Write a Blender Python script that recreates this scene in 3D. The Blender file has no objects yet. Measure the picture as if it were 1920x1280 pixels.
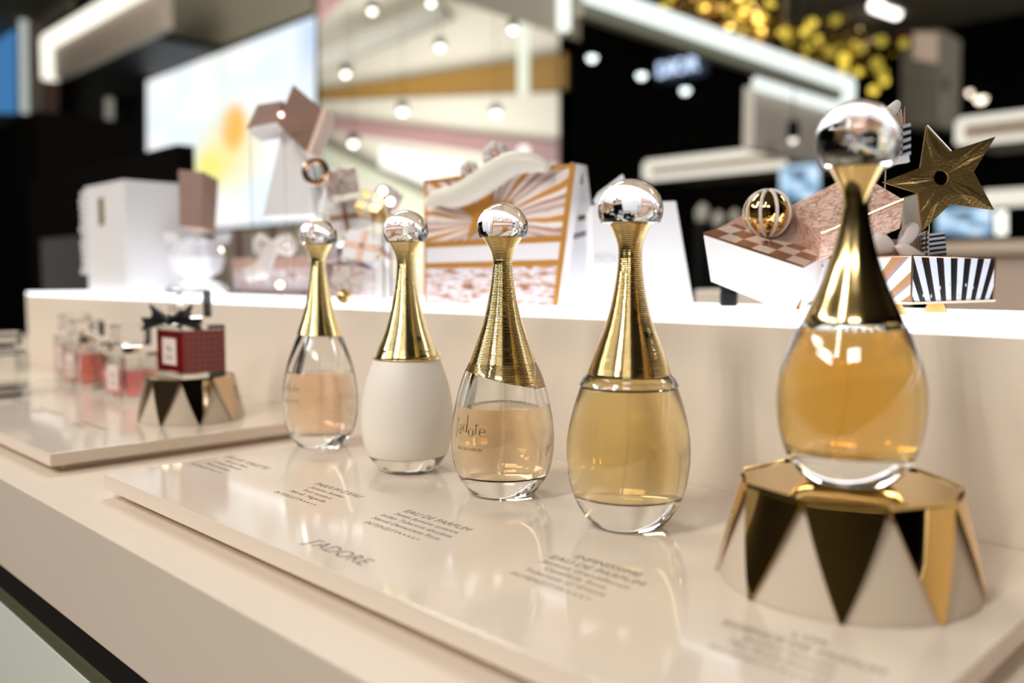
import bpy, bmesh, math, random
from mathutils import Vector, Matrix
random.seed(7)
C = bpy.context.scene
PI = math.pi

# ------------------------------------------------------------------ camera
F = 1644.0                                     # focal length in pixels of the 1920 wide frame
TH = math.atan((640 - 521) / F)                # pitch below the horizontal
RZ = math.radians(45.23)
cam_d = bpy.data.cameras.new('camera')
cam_d.sensor_width = 36.0
cam_d.lens = 36.0 * F / 1920
cam_d.clip_start = 0.01
cam_d.dof.use_dof = True
cam_d.dof.focus_distance = 0.392
cam_d.dof.aperture_fstop = 4.9
cam = bpy.data.objects.new('camera', cam_d)
cam.location = (0, 0, 0.1)
cam.rotation_euler = (PI / 2 - TH, 0, RZ)
C.collection.objects.link(cam)
C.camera = cam

# ------------------------------------------------------------------ world, exposure, lights
w = bpy.data.worlds.new('store_air'); C.world = w; w.use_nodes = True
bg = w.node_tree.nodes['Background']
bg.inputs[0].default_value = (1.0, 0.90, 0.78, 1); bg.inputs[1].default_value = 0.34
C.view_settings.view_transform = 'Standard'
C.view_settings.look = 'None'
C.view_settings.gamma = 1
C.view_settings.use_curve_mapping = False
C.view_settings.exposure = 0.0
C.cycles.max_bounces = 18
C.cycles.transmission_bounces = 18
C.cycles.glossy_bounces = 6
C.cycles.diffuse_bounces = 4
C.cycles.transparent_max_bounces = 8
C.cycles.caustics_reflective = True
C.cycles.caustics_refractive = True
C.cycles.blur_glossy = 1.0
C.cycles.sample_clamp_indirect = 14.0
C.cycles.use_denoising = True
C.cycles.use_adaptive_sampling = True
C.cycles.adaptive_threshold = 0.02


def area_light(name, loc, target, size, power, color=(1, 0.86, 0.70), shape='DISK', size_y=None):
    d = bpy.data.lights.new(name, 'AREA'); d.shape = shape; d.size = size
    if size_y: d.size_y = size_y
    d.energy = power; d.color = color
    o = bpy.data.objects.new(name, d); C.collection.objects.link(o)
    o.location = loc
    o.rotation_euler = (Vector(target) - Vector(loc)).to_track_quat('-Z', 'Y').to_euler()
    return o


# rows of small spots hanging from the store ceiling in front of the counter
SPOTS = [(-0.36 + 0.13 * i, -0.62 - 0.15 * j, 1.50) for j in range(9) for i in range(2)]
for i, s in enumerate(SPOTS):
    area_light('spot_lamp_light', (s[0], s[1], s[2] - 0.03), (-0.25, 0.30, 0.0), 0.036, 1.15, (1, 0.965, 0.90))
# unseen fill lights added to brighten counter, gifts, header and far bays
area_light('fill_light', (-1.5, -1.9, 1.66), (-0.5, 0.3, 0), 1.4, 18, (1, 0.98, 0.94), 'RECTANGLE', 0.3)
area_light('fill_light', (0.9, -1.6, 1.62), (-0.2, 0.3, 0), 0.9, 14, (1, 0.97, 0.92), 'RECTANGLE', 0.25)
area_light('fill_light', (-2.3, -1.0, 1.62), (-0.4, 0.3, 0), 0.9, 16, (1, 0.98, 0.94), 'RECTANGLE', 0.25)
area_light('fill_light', (-1.7, 0.9, 1.60), (-1.2, 0.6, 0), 0.9, 18, (1, 0.98, 0.94), 'RECTANGLE', 0.5)
area_light('fill_light', (-2.4, 0.3, 1.2), (-3.6, 2.0, 1.2), 0.6, 12, (1, 0.97, 0.92), 'RECTANGLE', 0.4)
area_light('fill_light', (0.3, 1.9, 1.5), (0.2, 2.3, 0), 0.7, 12, (1, 0.97, 0.92), 'RECTANGLE', 0.4)
area_light('fill_wash', (-7.4, 3.4, 0.9), (-8.0, 6.4, 1.5), 2.4, 185, (1, 0.98, 0.95), 'RECTANGLE', 1.2)  # unseen fill added to brighten the beige wall
area_light('fill_wash', (0.6, 5.6, 0.6), (0.2, 6.2, 3.0), 1.2, 60, (1, 0.97, 0.92), 'RECTANGLE', 1.2)  # unseen upward fill added to brighten the dark ceiling

# ------------------------------------------------------------------ projection helper: a pixel of the photo as a ray
_fh = (-math.sin(RZ), math.cos(RZ))
_R = Vector((math.cos(RZ), math.sin(RZ), 0))
_F = Vector((_fh[0] * math.cos(TH), _fh[1] * math.cos(TH), -math.sin(TH)))
_U = Vector((_fh[0] * math.sin(TH), _fh[1] * math.sin(TH), math.cos(TH)))
EYE = Vector((0, 0, 0.1))


def at(x, y, z=None, X=None, Y=None, d=None):
    r = _F + _R * ((x - 960) / F) + _U * ((640 - y) / F)
    if z is not None: t = (z - 0.1) / r.z
    elif X is not None: t = X / r.x
    elif Y is not None: t = Y / r.y
    else: t = d
    return EYE + r * t


# ------------------------------------------------------------------ mesh helpers
class MB:
    def __init__(s):
        s.v = []; s.f = []; s.mi = []; s.uv = {}

    def add(s, vs, fs, mi=0, uvs=None):
        n = len(s.v)
        s.v += [Vector(v) for v in vs]
        for k, f in enumerate(fs):
            if uvs and uvs[k]: s.uv[len(s.f)] = uvs[k]
            s.f.append([i + n for i in f]); s.mi.append(mi if isinstance(mi, int) else mi[k])
        return s

    def box(s, a, b, mi=0, rot=None, piv=None):
        (x0, y0, z0), (x1, y1, z1) = a, b
        vs = [Vector(p) for p in [(x0, y0, z0), (x1, y0, z0), (x1, y1, z0), (x0, y1, z0), (x0, y0, z1), (x1, y0, z1), (x1, y1, z1), (x0, y1, z1)]]
        if rot is not None:
            piv = Vector(piv) if piv is not None else sum(vs, Vector()) / 8
            vs = [piv + rot @ (v - piv) for v in vs]
        return s.add(vs, [(0, 3, 2, 1), (4, 5, 6, 7), (0, 1, 5, 4), (1, 2, 6, 5), (2, 3, 7, 6), (3, 0, 4, 7)], mi)

    def hexa(s, q, ext, mi_front=0, mi_side=0):
        """front quad (counter-clockwise from bottom left as seen by the viewer) pushed back by ext"""
        q = [Vector(p) for p in q]
        if isinstance(ext, (tuple, Vector)): ext = [Vector(ext)] * 4
        b = [q[i] + Vector(ext[i]) for i in range(4)]
        u = [(0, 0), (1, 0), (1, 1), (0, 1)]
        return s.add(q + b, [(0, 1, 2, 3), (7, 6, 5, 4), (0, 4, 5, 1), (1, 5, 6, 2), (2, 6, 7, 3), (3, 7, 4, 0)],
                     [mi_front] + [mi_side] * 5, [u] * 6)

    def lathe(s, prof, n=64, c=(0, 0, 0), mi=0, m=None):
        c = Vector(c); base = len(s.v); rows = []
        for r, z in prof:
            if r < 1e-7:
                p = Vector((0, 0, z)); p = m @ p if m else p
                s.v.append(c + p); rows.append([len(s.v) - 1])
            else:
                row = []
                for k in range(n):
                    a = 2 * PI * k / n
                    p = Vector((r * math.cos(a), r * math.sin(a), z)); p = m @ p if m else p
                    s.v.append(c + p); row.append(len(s.v) - 1)
                rows.append(row)
        for i in range(len(rows) - 1):
            A, B = rows[i], rows[i + 1]
            for k in range(n):
                k2 = (k + 1) % n
                if len(A) == 1 and len(B) == 1: continue
                if len(A) == 1: f = [A[0], B[k2], B[k]]
                elif len(B) == 1: f = [A[k], A[k2], B[0]]
                else: f = [A[k], A[k2], B[k2], B[k]]
                s.f.append(f); s.mi.append(mi)
        return s

    def tube(s, pts, r, n=8, mi=0):
        pts = [Vector(p) for p in pts]
        rows = []
        for i, p in enumerate(pts):
            d = (pts[min(i + 1, len(pts) - 1)] - pts[max(i - 1, 0)]).normalized()
            a = d.orthogonal().normalized() if i == 0 else (pa - d * pa.dot(d)).normalized()
            pa = a; b = d.cross(a)
            rr = r[i] if isinstance(r, (list, tuple)) else r
            rows.append([p + (a * math.cos(2 * PI * k / n) + b * math.sin(2 * PI * k / n)) * rr for k in range(n)])
        vs = [v for row in rows for v in row]
        fs = [(i * n + k, i * n + (k + 1) % n, (i + 1) * n + (k + 1) % n, (i + 1) * n + k) for i in range(len(rows) - 1) for k in range(n)]
        fs.append(tuple(range(n - 1, -1, -1))); fs.append(tuple((len(rows) - 1) * n + k for k in range(n)))
        return s.add(vs, fs, mi)

    def prism(s, poly, ext, mi=0, mi_side=None):
        """flat polygon (3-D points) pushed back by ext"""
        n = len(poly); ext = Vector(ext)
        a = [Vector(p) for p in poly]
        ms = mi if mi_side is None else mi_side
        fs = [tuple(range(n)), tuple(range(2 * n - 1, n - 1, -1))] + [(i, i + n, (i + 1) % n + n, (i + 1) % n) for i in range(n)]
        return s.add(a + [p + ext for p in a], fs, [mi, mi] + [ms] * n)

    def sphere(s, c, r, n=32, m=16, sz=1.0, mi=0, z0=-1.0):
        prof = []
        for i in range(m + 1):
            t = -PI / 2 + PI * i / m
            prof.append((max(0, r * math.cos(t)) if 0 < i < m else 0.0, r * math.sin(t) * sz))
        return s.lathe(prof, n, c, mi)


def tag(o, label=None, cat=None, group=None, kind=None):
    if label: o['label'] = label
    if cat: o['category'] = cat
    if group: o['group'] = group
    if kind: o['kind'] = kind
    return o


ORG = {}


def build(name, mb, mats, parent=None, smooth=False, bevel=0, sharp=35, origin=None, label=None, seg=2):
    me = bpy.data.meshes.new(name)
    o = bpy.data.objects.new(name, me)
    if parent is not None: org = ORG[parent]
    elif origin is not None: org = Vector(origin)
    else:
        xs = [v.x for v in mb.v]; ys = [v.y for v in mb.v]; zs = [v.z for v in mb.v]
        org = Vector(((min(xs) + max(xs)) / 2, (min(ys) + max(ys)) / 2, min(zs)))
    ORG[o] = org
    me.from_pydata([tuple(v - org) for v in mb.v], [], mb.f)
    if not isinstance(mats, (list, tuple)): mats = [mats]
    for m_ in mats: me.materials.append(m_)
    if mb.uv:
        ul = me.uv_layers.new(name='UVMap')
        for p in me.polygons:
            if p.index in mb.uv:
                for k, li in enumerate(p.loop_indices): ul.data[li].uv = mb.uv[p.index][k]
    for p in me.polygons: p.material_index = mb.mi[p.index]
    bm = bmesh.new(); bm.from_mesh(me)
    bmesh.ops.recalc_face_normals(bm, faces=bm.faces)
    bm.to_mesh(me); bm.free()
    if smooth:
        me.shade_smooth(); me.set_sharp_from_angle(angle=math.radians(sharp))
    C.collection.objects.link(o)
    if parent is not None: o.parent = parent
    else: o.location = org
    if bevel:
        b = o.modifiers.new('bevel', 'BEVEL'); b.width = bevel; b.segments = seg; b.limit_method = 'ANGLE'
    if label: o['label'] = label
    return o


def thing(name, loc, label, cat, group=None):
    o = bpy.data.objects.new(name, None); C.collection.objects.link(o)
    o.location = loc; o.empty_display_size = 0.01
    ORG[o] = Vector(loc)
    return tag(o, label, cat, group)


def spline(pts, n=6):
    out = []
    P = [pts[0]] + list(pts) + [pts[-1]]
    for i in range(1, len(P) - 2):
        p0, p1, p2, p3 = P[i - 1], P[i], P[i + 1], P[i + 2]
        for k in range(n):
            t = k / n
            out.append(tuple(0.5 * ((2 * p1[j]) + (-p0[j] + p2[j]) * t + (2 * p0[j] - 5 * p1[j] + 4 * p2[j] - p3[j]) * t * t + (-p0[j] + 3 * p1[j] - 3 * p2[j] + p3[j]) * t ** 3) for j in range(len(p1))))
    out.append(tuple(pts[-1]))
    return out


# ------------------------------------------------------------------ materials
def lin(r, g, b):
    f = lambda c: (c / 255 / 12.92) if c / 255 <= 0.04045 else ((c / 255 + 0.055) / 1.055) ** 2.4
    return (f(r), f(g), f(b), 1)


def mat(name, col, rough=0.5, metal=0.0, coat=0.0, noise=0.0, nscale=40, emis=0, ecol=None, bump=0.0, ior=1.5, spec=0.5):
    m = bpy.data.materials.new(name); m.use_nodes = True
    nt = m.node_tree; p = nt.nodes['Principled BSDF']
    p.inputs['Base Color'].default_value = col
    p.inputs['Roughness'].default_value = rough
    p.inputs['Metallic'].default_value = metal
    p.inputs['IOR'].default_value = ior
    p.inputs['Specular IOR Level'].default_value = spec
    p.inputs['Coat Weight'].default_value = coat
    p.inputs['Coat Roughness'].default_value = 0.04
    if emis:
        p.inputs['Emission Color'].default_value = ecol or col
        p.inputs['Emission Strength'].default_value = emis
    if noise or bump:
        tc = nt.nodes.new('ShaderNodeTexCoord'); nz = nt.nodes.new('ShaderNodeTexNoise')
        nz.inputs['Scale'].default_value = nscale; nz.inputs['Detail'].default_value = 4
        nt.links.new(tc.outputs['Object'], nz.inputs['Vector'])
        if noise:
            mx = nt.nodes.new('ShaderNodeMix'); mx.data_type = 'RGBA'
            mx.inputs[6].default_value = col
            mx.inputs[7].default_value = tuple(c * (1 - noise) for c in col[:3]) + (1,)
            nt.links.new(nz.outputs['Fac'], mx.inputs[0]); nt.links.new(mx.outputs[2], p.inputs['Base Color'])
        if bump:
            b = nt.nodes.new('ShaderNodeBump'); b.inputs['Strength'].default_value = bump; b.inputs['Distance'].default_value = 0.0004
            nt.links.new(nz.outputs['Fac'], b.inputs['Height']); nt.links.new(b.outputs[0], p.inputs['Normal'])
    return m


def emit(name, col, s):
    m = bpy.data.materials.new(name); m.use_nodes = True
    nt = m.node_tree; nt.nodes.clear()
    e = nt.nodes.new('ShaderNodeEmission'); e.inputs[0].default_value = col; e.inputs[1].default_value = s
    o = nt.nodes.new('ShaderNodeOutputMaterial'); nt.links.new(e.outputs[0], o.inputs[0])
    return m


def glass(name, col=(1, 1, 1, 1), rough=0.0, ior=1.5, absorb=None, dens=0):
    m = bpy.data.materials.new(name); m.use_nodes = True
    nt = m.node_tree; nt.nodes.clear()
    g = nt.nodes.new('ShaderNodeBsdfGlass'); g.inputs[0].default_value = col
    g.inputs['Roughness'].default_value = rough; g.inputs['IOR'].default_value = ior
    o = nt.nodes.new('ShaderNodeOutputMaterial'); nt.links.new(g.outputs[0], o.inputs[0])
    if absorb:
        a = nt.nodes.new('ShaderNodeVolumeAbsorption'); a.inputs[0].default_value = absorb; a.inputs[1].default_value = dens
        nt.links.new(a.outputs[0], o.inputs[1])
    return m


def uvpat(name, fn, rough=0.4, metal=0.0, coat=0.3):
    """procedural pattern on the 0..1 coordinates of a face; fn(N, u, v) returns a colour socket"""
    m = bpy.data.materials.new(name); m.use_nodes = True
    nt = m.node_tree; p = nt.nodes['Principled BSDF']
    p.inputs['Roughness'].default_value = rough; p.inputs['Metallic'].default_value = metal; p.inputs['Coat Weight'].default_value = coat
    tc = nt.nodes.new('ShaderNodeTexCoord'); sp = nt.nodes.new('ShaderNodeSeparateXYZ')
    nt.links.new(tc.outputs['UV'], sp.inputs[0])

    def N(op, a, b=None):
        n = nt.nodes.new('ShaderNodeMath'); n.operation = op
        for i, q in enumerate((a, b)):
            if q is None: continue
            if isinstance(q, (int, float)): n.inputs[i].default_value = q
            else: nt.links.new(q, n.inputs[i])
        return n.outputs[0]

    def mix(f, a, b):
        n = nt.nodes.new('ShaderNodeMix'); n.data_type = 'RGBA'
        if isinstance(f, (int, float)): n.inputs[0].default_value = f
        else: nt.links.new(f, n.inputs[0])
        for i, q in ((6, a), (7, b)):
            if isinstance(q, tuple): n.inputs[i].default_value = q
            else: nt.links.new(q, n.inputs[i])
        return n.outputs[2]

    def noise(scale, detail=3):
        n = nt.nodes.new('ShaderNodeTexNoise'); n.inputs['Scale'].default_value = scale; n.inputs['Detail'].default_value = detail
        nt.links.new(tc.outputs['UV'], n.inputs['Vector'])
        return n.outputs['Fac']

    def ramp(f, stops, const=True):
        n = nt.nodes.new('ShaderNodeValToRGB'); n.color_ramp.interpolation = 'CONSTANT' if const else 'LINEAR'
        e = n.color_ramp.elements
        while len(e) > 1: e.remove(e[-1])
        e[0].position = stops[0][0]; e[0].color = stops[0][1]
        for pos, c in stops[1:]:
            q = e.new(pos); q.color = c
        nt.links.new(f, n.inputs[0])
        return n.outputs[0]

    col = fn(N, mix, noise, ramp, sp.outputs[0], sp.outputs[1])
    if name.startswith('screen'):
        nt.nodes.clear
        nt.links.new(col, p.inputs['Emission Color']); p.inputs['Emission Strength'].default_value = 1.12
        p.inputs['Base Color'].default_value = (0.02, 0.02, 0.02, 1)
    else:
        nt.links.new(col, p.inputs['Base Color'])
    return m


M = {}
M['lacquer'] = mat('cream_lacquer', lin(230, 214, 197), 0.10, 0, 0.15, noise=0.03, nscale=9, spec=0.4)
M['counter'] = mat('cream_laminate', lin(230, 213, 195), 0.35, noise=0.04, nscale=14)
M['ledge_face'] = mat('matte_cream_panel', lin(234, 219, 203), 0.55, noise=0.03, nscale=12)
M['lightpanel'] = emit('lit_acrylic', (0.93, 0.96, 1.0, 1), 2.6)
M['black'] = mat('black_gloss', (0.005, 0.005, 0.005, 1), 0.5, spec=0.2)
M['blackmat'] = mat('black_matte', (0.006, 0.0055, 0.005, 1), 1.0, spec=0.0)
M['darkblue'] = mat('dark_blue_gloss', (0.010, 0.014, 0.024, 1), 0.25)
M['green_edge'] = mat('green_glass_edge', lin(92, 92, 68), 0.2)
M['pale'] = mat('pale_green_white_panel', lin(240, 242, 230), 0.25, noise=0.05, nscale=5)
M['ink'] = mat('grey_ink', lin(108, 94, 82), 0.6)
M['inkg'] = mat('brown_ink', lin(84, 48, 22), 0.4)
M['glass'] = glass('clear_glass', (0.985, 0.99, 0.985, 1), 0, 1.48)
M['crystal'] = glass('clear_crystal', (0.99, 0.99, 0.99, 1), 0, 1.5)
M['tube'] = glass('dip_tube', (0.99, 0.99, 0.98, 1), 0, 1.12)
M['liq_peach'] = glass('peach_perfume', (1, 1, 1, 1), 0, 1.36, (0.995, 0.79, 0.58, 1), 50)
M['liq_amber'] = glass('amber_perfume', (1, 1, 1, 1), 0, 1.36, (0.995, 0.81, 0.48, 1), 36)
M['liq_gold'] = glass('gold_perfume', (1, 1, 1, 1), 0, 1.36, (0.995, 0.81, 0.22, 1), 36)
M['liq_orange'] = glass('orange_perfume', (1, 1, 1, 1), 0, 1.36, (0.995, 0.75, 0.01, 1), 54)
M['liq_red'] = mat('red_perfume', lin(176, 30, 40), 0.08)
M['liq_red'].node_tree.nodes['Principled BSDF'].inputs['Transmission Weight'].default_value = 0.35
M['liq_pink'] = glass('pink_perfume', (1, 1, 1, 1), 0, 1.36, (0.95, 0.42, 0.48, 1), 60)
M['liq_rust'] = glass('rust_perfume', (1, 1, 1, 1), 0, 1.36, (0.90, 0.34, 0.26, 1), 60)
M['liq_rose'] = glass('rose_perfume', (1, 1, 1, 1), 0, 1.36, (0.90, 0.66, 0.68, 1), 40)
M['frost'] = mat('milky_frosted_glass', lin(241, 232, 220), 0.42)
M['frostglass'] = glass('frosted_glass', (.98, .975, .96, 1), 0.12, 1.42)
M['gold'] = mat('polished_gold', (0.70, 0.52, 0.23, 1), 0.13, 1.0)
M['gold_pale'] = mat('pale_gold', (0.82, 0.68, 0.34, 1), 0.14, 1.0)
M['gold_mirror'] = mat('mirror_gold', (0.70, 0.47, 0.17, 1), 0.05, 1.0)
M['copper'] = mat('rose_gold', (0.74, 0.47, 0.32, 1), 0.22, 1.0)
M['bronze'] = mat('bronze_gold', (0.60, 0.46, 0.32, 1), 0.08, 1.0)
M['gold_foil'] = mat('embossed_gold_foil', (0.40, 0.25, 0.09, 1), 0.34, 1.0, bump=0.45, nscale=900)
M['drum'] = mat('cream_drum', lin(208, 191, 172), 0.4)
M['white'] = mat('white_card', lin(238, 236, 238), 0.5)
M['offwhite'] = mat('satin_ribbon', lin(214, 204, 198), 0.45, bump=0.3, nscale=60)
M['pinkcard'] = mat('blush_card', lin(205, 165, 146), 0.38, 0.25, noise=0.35, nscale=160)
M['brownpink'] = mat('mauve_brown_card', lin(168, 134, 120), 0.45, noise=0.25, nscale=60)
M['red_label'] = mat('cream_label', lin(232, 214, 206), 0.5)
M['ribbon'] = mat('black_ribbon', (0.006, 0.006, 0.007, 1), 0.5)
M['tan'] = mat('tan_panel', lin(178, 158, 138), 0.5)
M['header'] = mat('taupe_header', lin(178, 171, 150), 0.6)
M['ceilbeige'] = mat('beige_ceiling', lin(214, 210, 194), 0.7, noise=0.08, nscale=0.8)
M['darkceil'] = mat('dark_taupe_ceiling', lin(136, 129, 110), 0.8, spec=0.2)
M['goldbeam'] = mat('ochre_gold_beam', lin(138, 104, 40), 0.6, 0.1)
M['mauve'] = mat('mauve_beam', lin(150, 116, 114), 0.6)
M['sage'] = mat('sage_beam', lin(168, 172, 152), 0.6)
M['led'] = emit('warm_white_led', (1.0, 0.95, 0.82, 1), 1.35)
M['led_c'] = emit('cool_white_led', (0.88, 0.95, 0.90, 1), 1.15)
M['lamp_hot'] = emit('spot_lens', (1.0, 0.9, 0.76, 1), 30)
M['far_hot'] = emit('far_downlight_lens', (1.0, 0.95, 0.85, 1), 6)
M['far_dim'] = emit('far_grey_downlight_lens', (0.85, 0.95, 0.92, 1), 3.2)
M['gold_glow'] = emit('golden_bulb', (1.0, 0.62, 0.13, 1), 5.0)
M['gold_dim'] = emit('dim_golden_bulb', (0.85, 0.62, 0.08, 1), 1.6)
M['floor'] = mat('dark_stone_floor', lin(96, 88, 80), 0.25, noise=0.2, nscale=3)

# ------------------------------------------------------------------ room shell
ZF, ZC = -0.95, 1.72
build('floor', MB().box((-13, -4, ZF - 0.05), (5, 11, ZF)), M['floor'])['kind'] = 'structure'
# high beige ceiling over the mirror image built as a bay, dark ceilings elsewhere
ZH = 3.0
c1 = build('ceiling', MB().box((-13, 2.05, ZH), (-0.9, 7.0, ZH + 0.06)), M['ceilbeige']); c1['kind'] = 'structure'
c2 = build('ceiling', MB().box((-13, -4, ZC), (5, 2.05, ZC + 0.06)), M['darkceil']); c2['kind'] = 'structure'
c3 = build('ceiling', MB().box((-6, 7.0, ZH), (5, 11, ZH + .06)), M['darkceil']); c3['kind'] = 'structure'
c4 = build('ceiling', MB().box((-0.9, 2.05, ZH), (5, 7.0, ZH + 0.06)), M['darkceil']); c4['kind'] = 'structure'
YW = 2.0


def Xat(px, Y): return at(px, 521, Y=Y).x


# left wall (the plane of the big screen) and the far walls
wl = MB().box((-13, YW, ZF), (Xat(590, YW), YW + 0.02, ZH)); build('wall_left', wl, M['black'])['kind'] = 'structure'
YB = 6.4
wb = MB().box((-13, YB, ZF), (Xat(1070, YB), YB + 0.1, ZH)); build('wall_back', wb, M['ceilbeige'])['kind'] = 'structure'  # stands in for the beige view reflected in a wall mirror
YD = 4.3
wd = MB().box((Xat(1067, YD), YD, ZF), (Xat(1438, YD), YD + 0.1, ZH)); build('wall_right', wd, M['blackmat'])['kind'] = 'structure'
wd = MB().box((Xat(1067, YD), YD + .1, ZF), (Xat(1067, YD) + .08, YB + .1, ZH)); build('wall_right', wd, M['blackmat'])['kind'] = 'structure'
wf = MB().box((-6, 10.9, ZF), (5, 11, ZH)); build('wall_far', wf, M['blackmat'])['kind'] = 'structure'
wr = MB().box((4.9, -4, ZF), (5, 11, ZH)); build('wall_side', wr, M['blackmat'])['kind'] = 'structure'
wfr = MB().box((-13, -4, ZF), (5, -3.9, ZC)); build('wall_front', wfr, M['header'])['kind'] = 'structure'


def flatpx(name, px, Y, m, th=0.04, parent=None, **k):
    """board of real thickness standing in the plane Y, outline from four pixels (bl, br, tr, tl)"""
    q = [at(x, y, Y=Y) for x, y in px]
    return build(name, MB().hexa(q, (0, th, 0)), m, parent, **k)


# trims of the setting
h = flatpx('trim_1', [(322, 122), (586, 22), (590, -190), (322, -190)], YW - 0.03, M['header'], 0.028); h['kind'] = 'structure'
# bands of the mirror image, built as real beams
b = MB().hexa([at(560, 186, Y=YB - .3), at(1062, 166, Y=YB - .3), at(1062, 100, Y=YB - .3), at(560, 176, Y=YB - .3)], (0, 0.2, 0)); build('trim_2', b, M['goldbeam'])['kind'] = 'structure'
b = MB().hexa([at(560, 236, Y=YB - .2), at(1062, 312, Y=YB - .2), at(1062, 270, Y=YB - .2), at(560, 214, Y=YB - .2)], (0, 0.15, 0)); build('trim_3', b, M['mauve'])['kind'] = 'structure'
b = MB().hexa([at(570, 280, Y=YB - .4), at(1000, 500, Y=YB - .4), at(1000, 470, Y=YB - .4), at(570, 254, Y=YB - .4)], (0, 0.1, 0)); build('trim_4', b, M['sage'])['kind'] = 'structure'
b = MB().hexa([at(575, 140, Y=5.2), at(840, 30, Y=5.2), at(820, 5, Y=5.2), at(575, 105, Y=5.2)], (0, 0.1, 0)); build('trim_5', b, mat('grey_beam', lin(150, 148, 138), 0.6))['kind'] = 'structure'
b = MB().hexa([at(560, 60, Y=4.6), at(640, -20, Y=4.6), at(600, -30, Y=4.6), at(560, 10, Y=4.6)], (0, 0.1, 0)); build('trim_6', b, M['mauve'])['kind'] = 'structure'





# big lit screen on the left wall
def scr(N, mix, noise, ramp, u, v):
    base = ramp(noise(3.0, 1), [(0.0, (0.55, 0.80, 1.0, 1)), (0.40, (0.85, 0.95, 1.0, 1)), (0.6, (1.0, 1.0, 1.0, 1))], False)

    def blob(cx, cy, rx, ry):
        a = N('DIVIDE', N('SUBTRACT', u, cx), rx); b_ = N('DIVIDE', N('SUBTRACT', v, cy), ry)
        d = N('SQRT', N('ADD', N('MULTIPLY', a, a), N('MULTIPLY', b_, b_)))
        return N('MAXIMUM', N('SUBTRACT', 1.0, d), 0.0)
    c = mix(N('MULTIPLY', blob(0.55, 0.42, 0.26, 0.30), 1.3), base, (0.98, 0.86, 0.42, 1))
    c = mix(N('MULTIPLY', blob(0.59, 0.56, 0.09, 0.16), 2.2), c, (0.95, 0.52, 0.10, 1))
    c = mix(N('MULTIPLY', blob(0.44, 0.36, 0.14, 0.16), 1.4), c, (0.90, 0.86, 0.22, 1))
    c = mix(N('MULTIPLY', blob(0.52, 0.85, 0.10, 0.50), 0.5), c, (0.70, 0.80, 0.66, 1))
    c = mix(N('MULTIPLY', blob(0.98, 0.90, 0.10, 0.30), 0.9), c, (0.50, 0.66, 0.95, 1))
    return c


sc = thing('wall_screen', at(430, 521, Y=YW - 0.03), 'large lit wall screen with pale blue picture and a yellow orange flower', 'screen')
q = [at(275, 395, Y=YW - 0.03), at(590, 410, Y=YW - 0.03), at(590, 30, Y=YW - 0.03), at(275, 150, Y=YW - 0.03)]
q[0].z = q[1].z = at(590, 412, Y=YW - .03).z; q[3].z = q[2].z = at(590, 30, Y=YW - .03).z
build('housing', MB().box((q[0].x - .01, YW - .025, q[0].z - .01), (q[1].x + .005, YW - .001, q[2].z + .01)), M['black'], sc)
build('display', MB().hexa(q, (0, 0.004, 0)), uvpat('screen_picture', scr), sc)
# lower part under the screen: ribbed beige wall
under = MB()
xa, xb = Xat(330, YW), Xat(592, YW)
under.box((xa, YW - .05, ZF), (xb, YW, q[0].z - .02))
for i in range(9):
    x = xa + (xb - xa) * (i + .5) / 9
    under.box((x - .025, YW - .08, ZF), (x + .025, YW - .05, q[0].z - .02), 1 if i % 2 else 2)
build('trim_7', under, [M['ceilbeige'], M['mauve'], M['tan']])['kind'] = 'structure'

# bright light panel of the mirror image, built as a wall box
lp = thing('light_box', at(800, 521, Y=YB - .25), 'bright white light panel of the mirror image, built as a box behind the gift boxes', 'light')
q = [at(712, 312, Y=YB - .1), at(800, 345, Y=YB - .1), at(885, 305, Y=YB - .1), at(715, 276, Y=YB - .1)]
build('frame', MB().hexa([p + Vector((0, .02, 0)) for p in q], (0, .06, 0)), M['white'], lp)
build('panel', MB().hexa(q, (0, .015, 0)), emit('light_box_face', (1, .97, .9, 1), 1.6), lp)


# ------------------------------------------------------------------ far lamps
def lamp(px, py, z=None, d=None, r=0.022, m='far_hot', label='', name='downlight', group=None):
    p = at(px, py, z=z) if z is not None else at(px, py, d=d)
    t = thing(name, (p.x, p.y, p.z), label, 'lamp', group)
    build('housing', MB().lathe([(0, 0.05), (r * 1.4, 0.05), (r * 1.5, 0.0), (r * 1.15, -0.004), (0, -0.004)], 20, p + Vector((0, 0, .006))), M['blackmat'], t, smooth=True)
    # the lens bulges a little out of the housing, so it is seen from the side as well
    build('lens', MB().sphere(p, r, 16, 8), M[m], t, smooth=True)
    if z is None:
        build('stem', MB().tube([p + Vector((0, 0, .05)), Vector((p.x, p.y, ZH))], 0.0018, 6), M['blackmat'], t)
    return t


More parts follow.
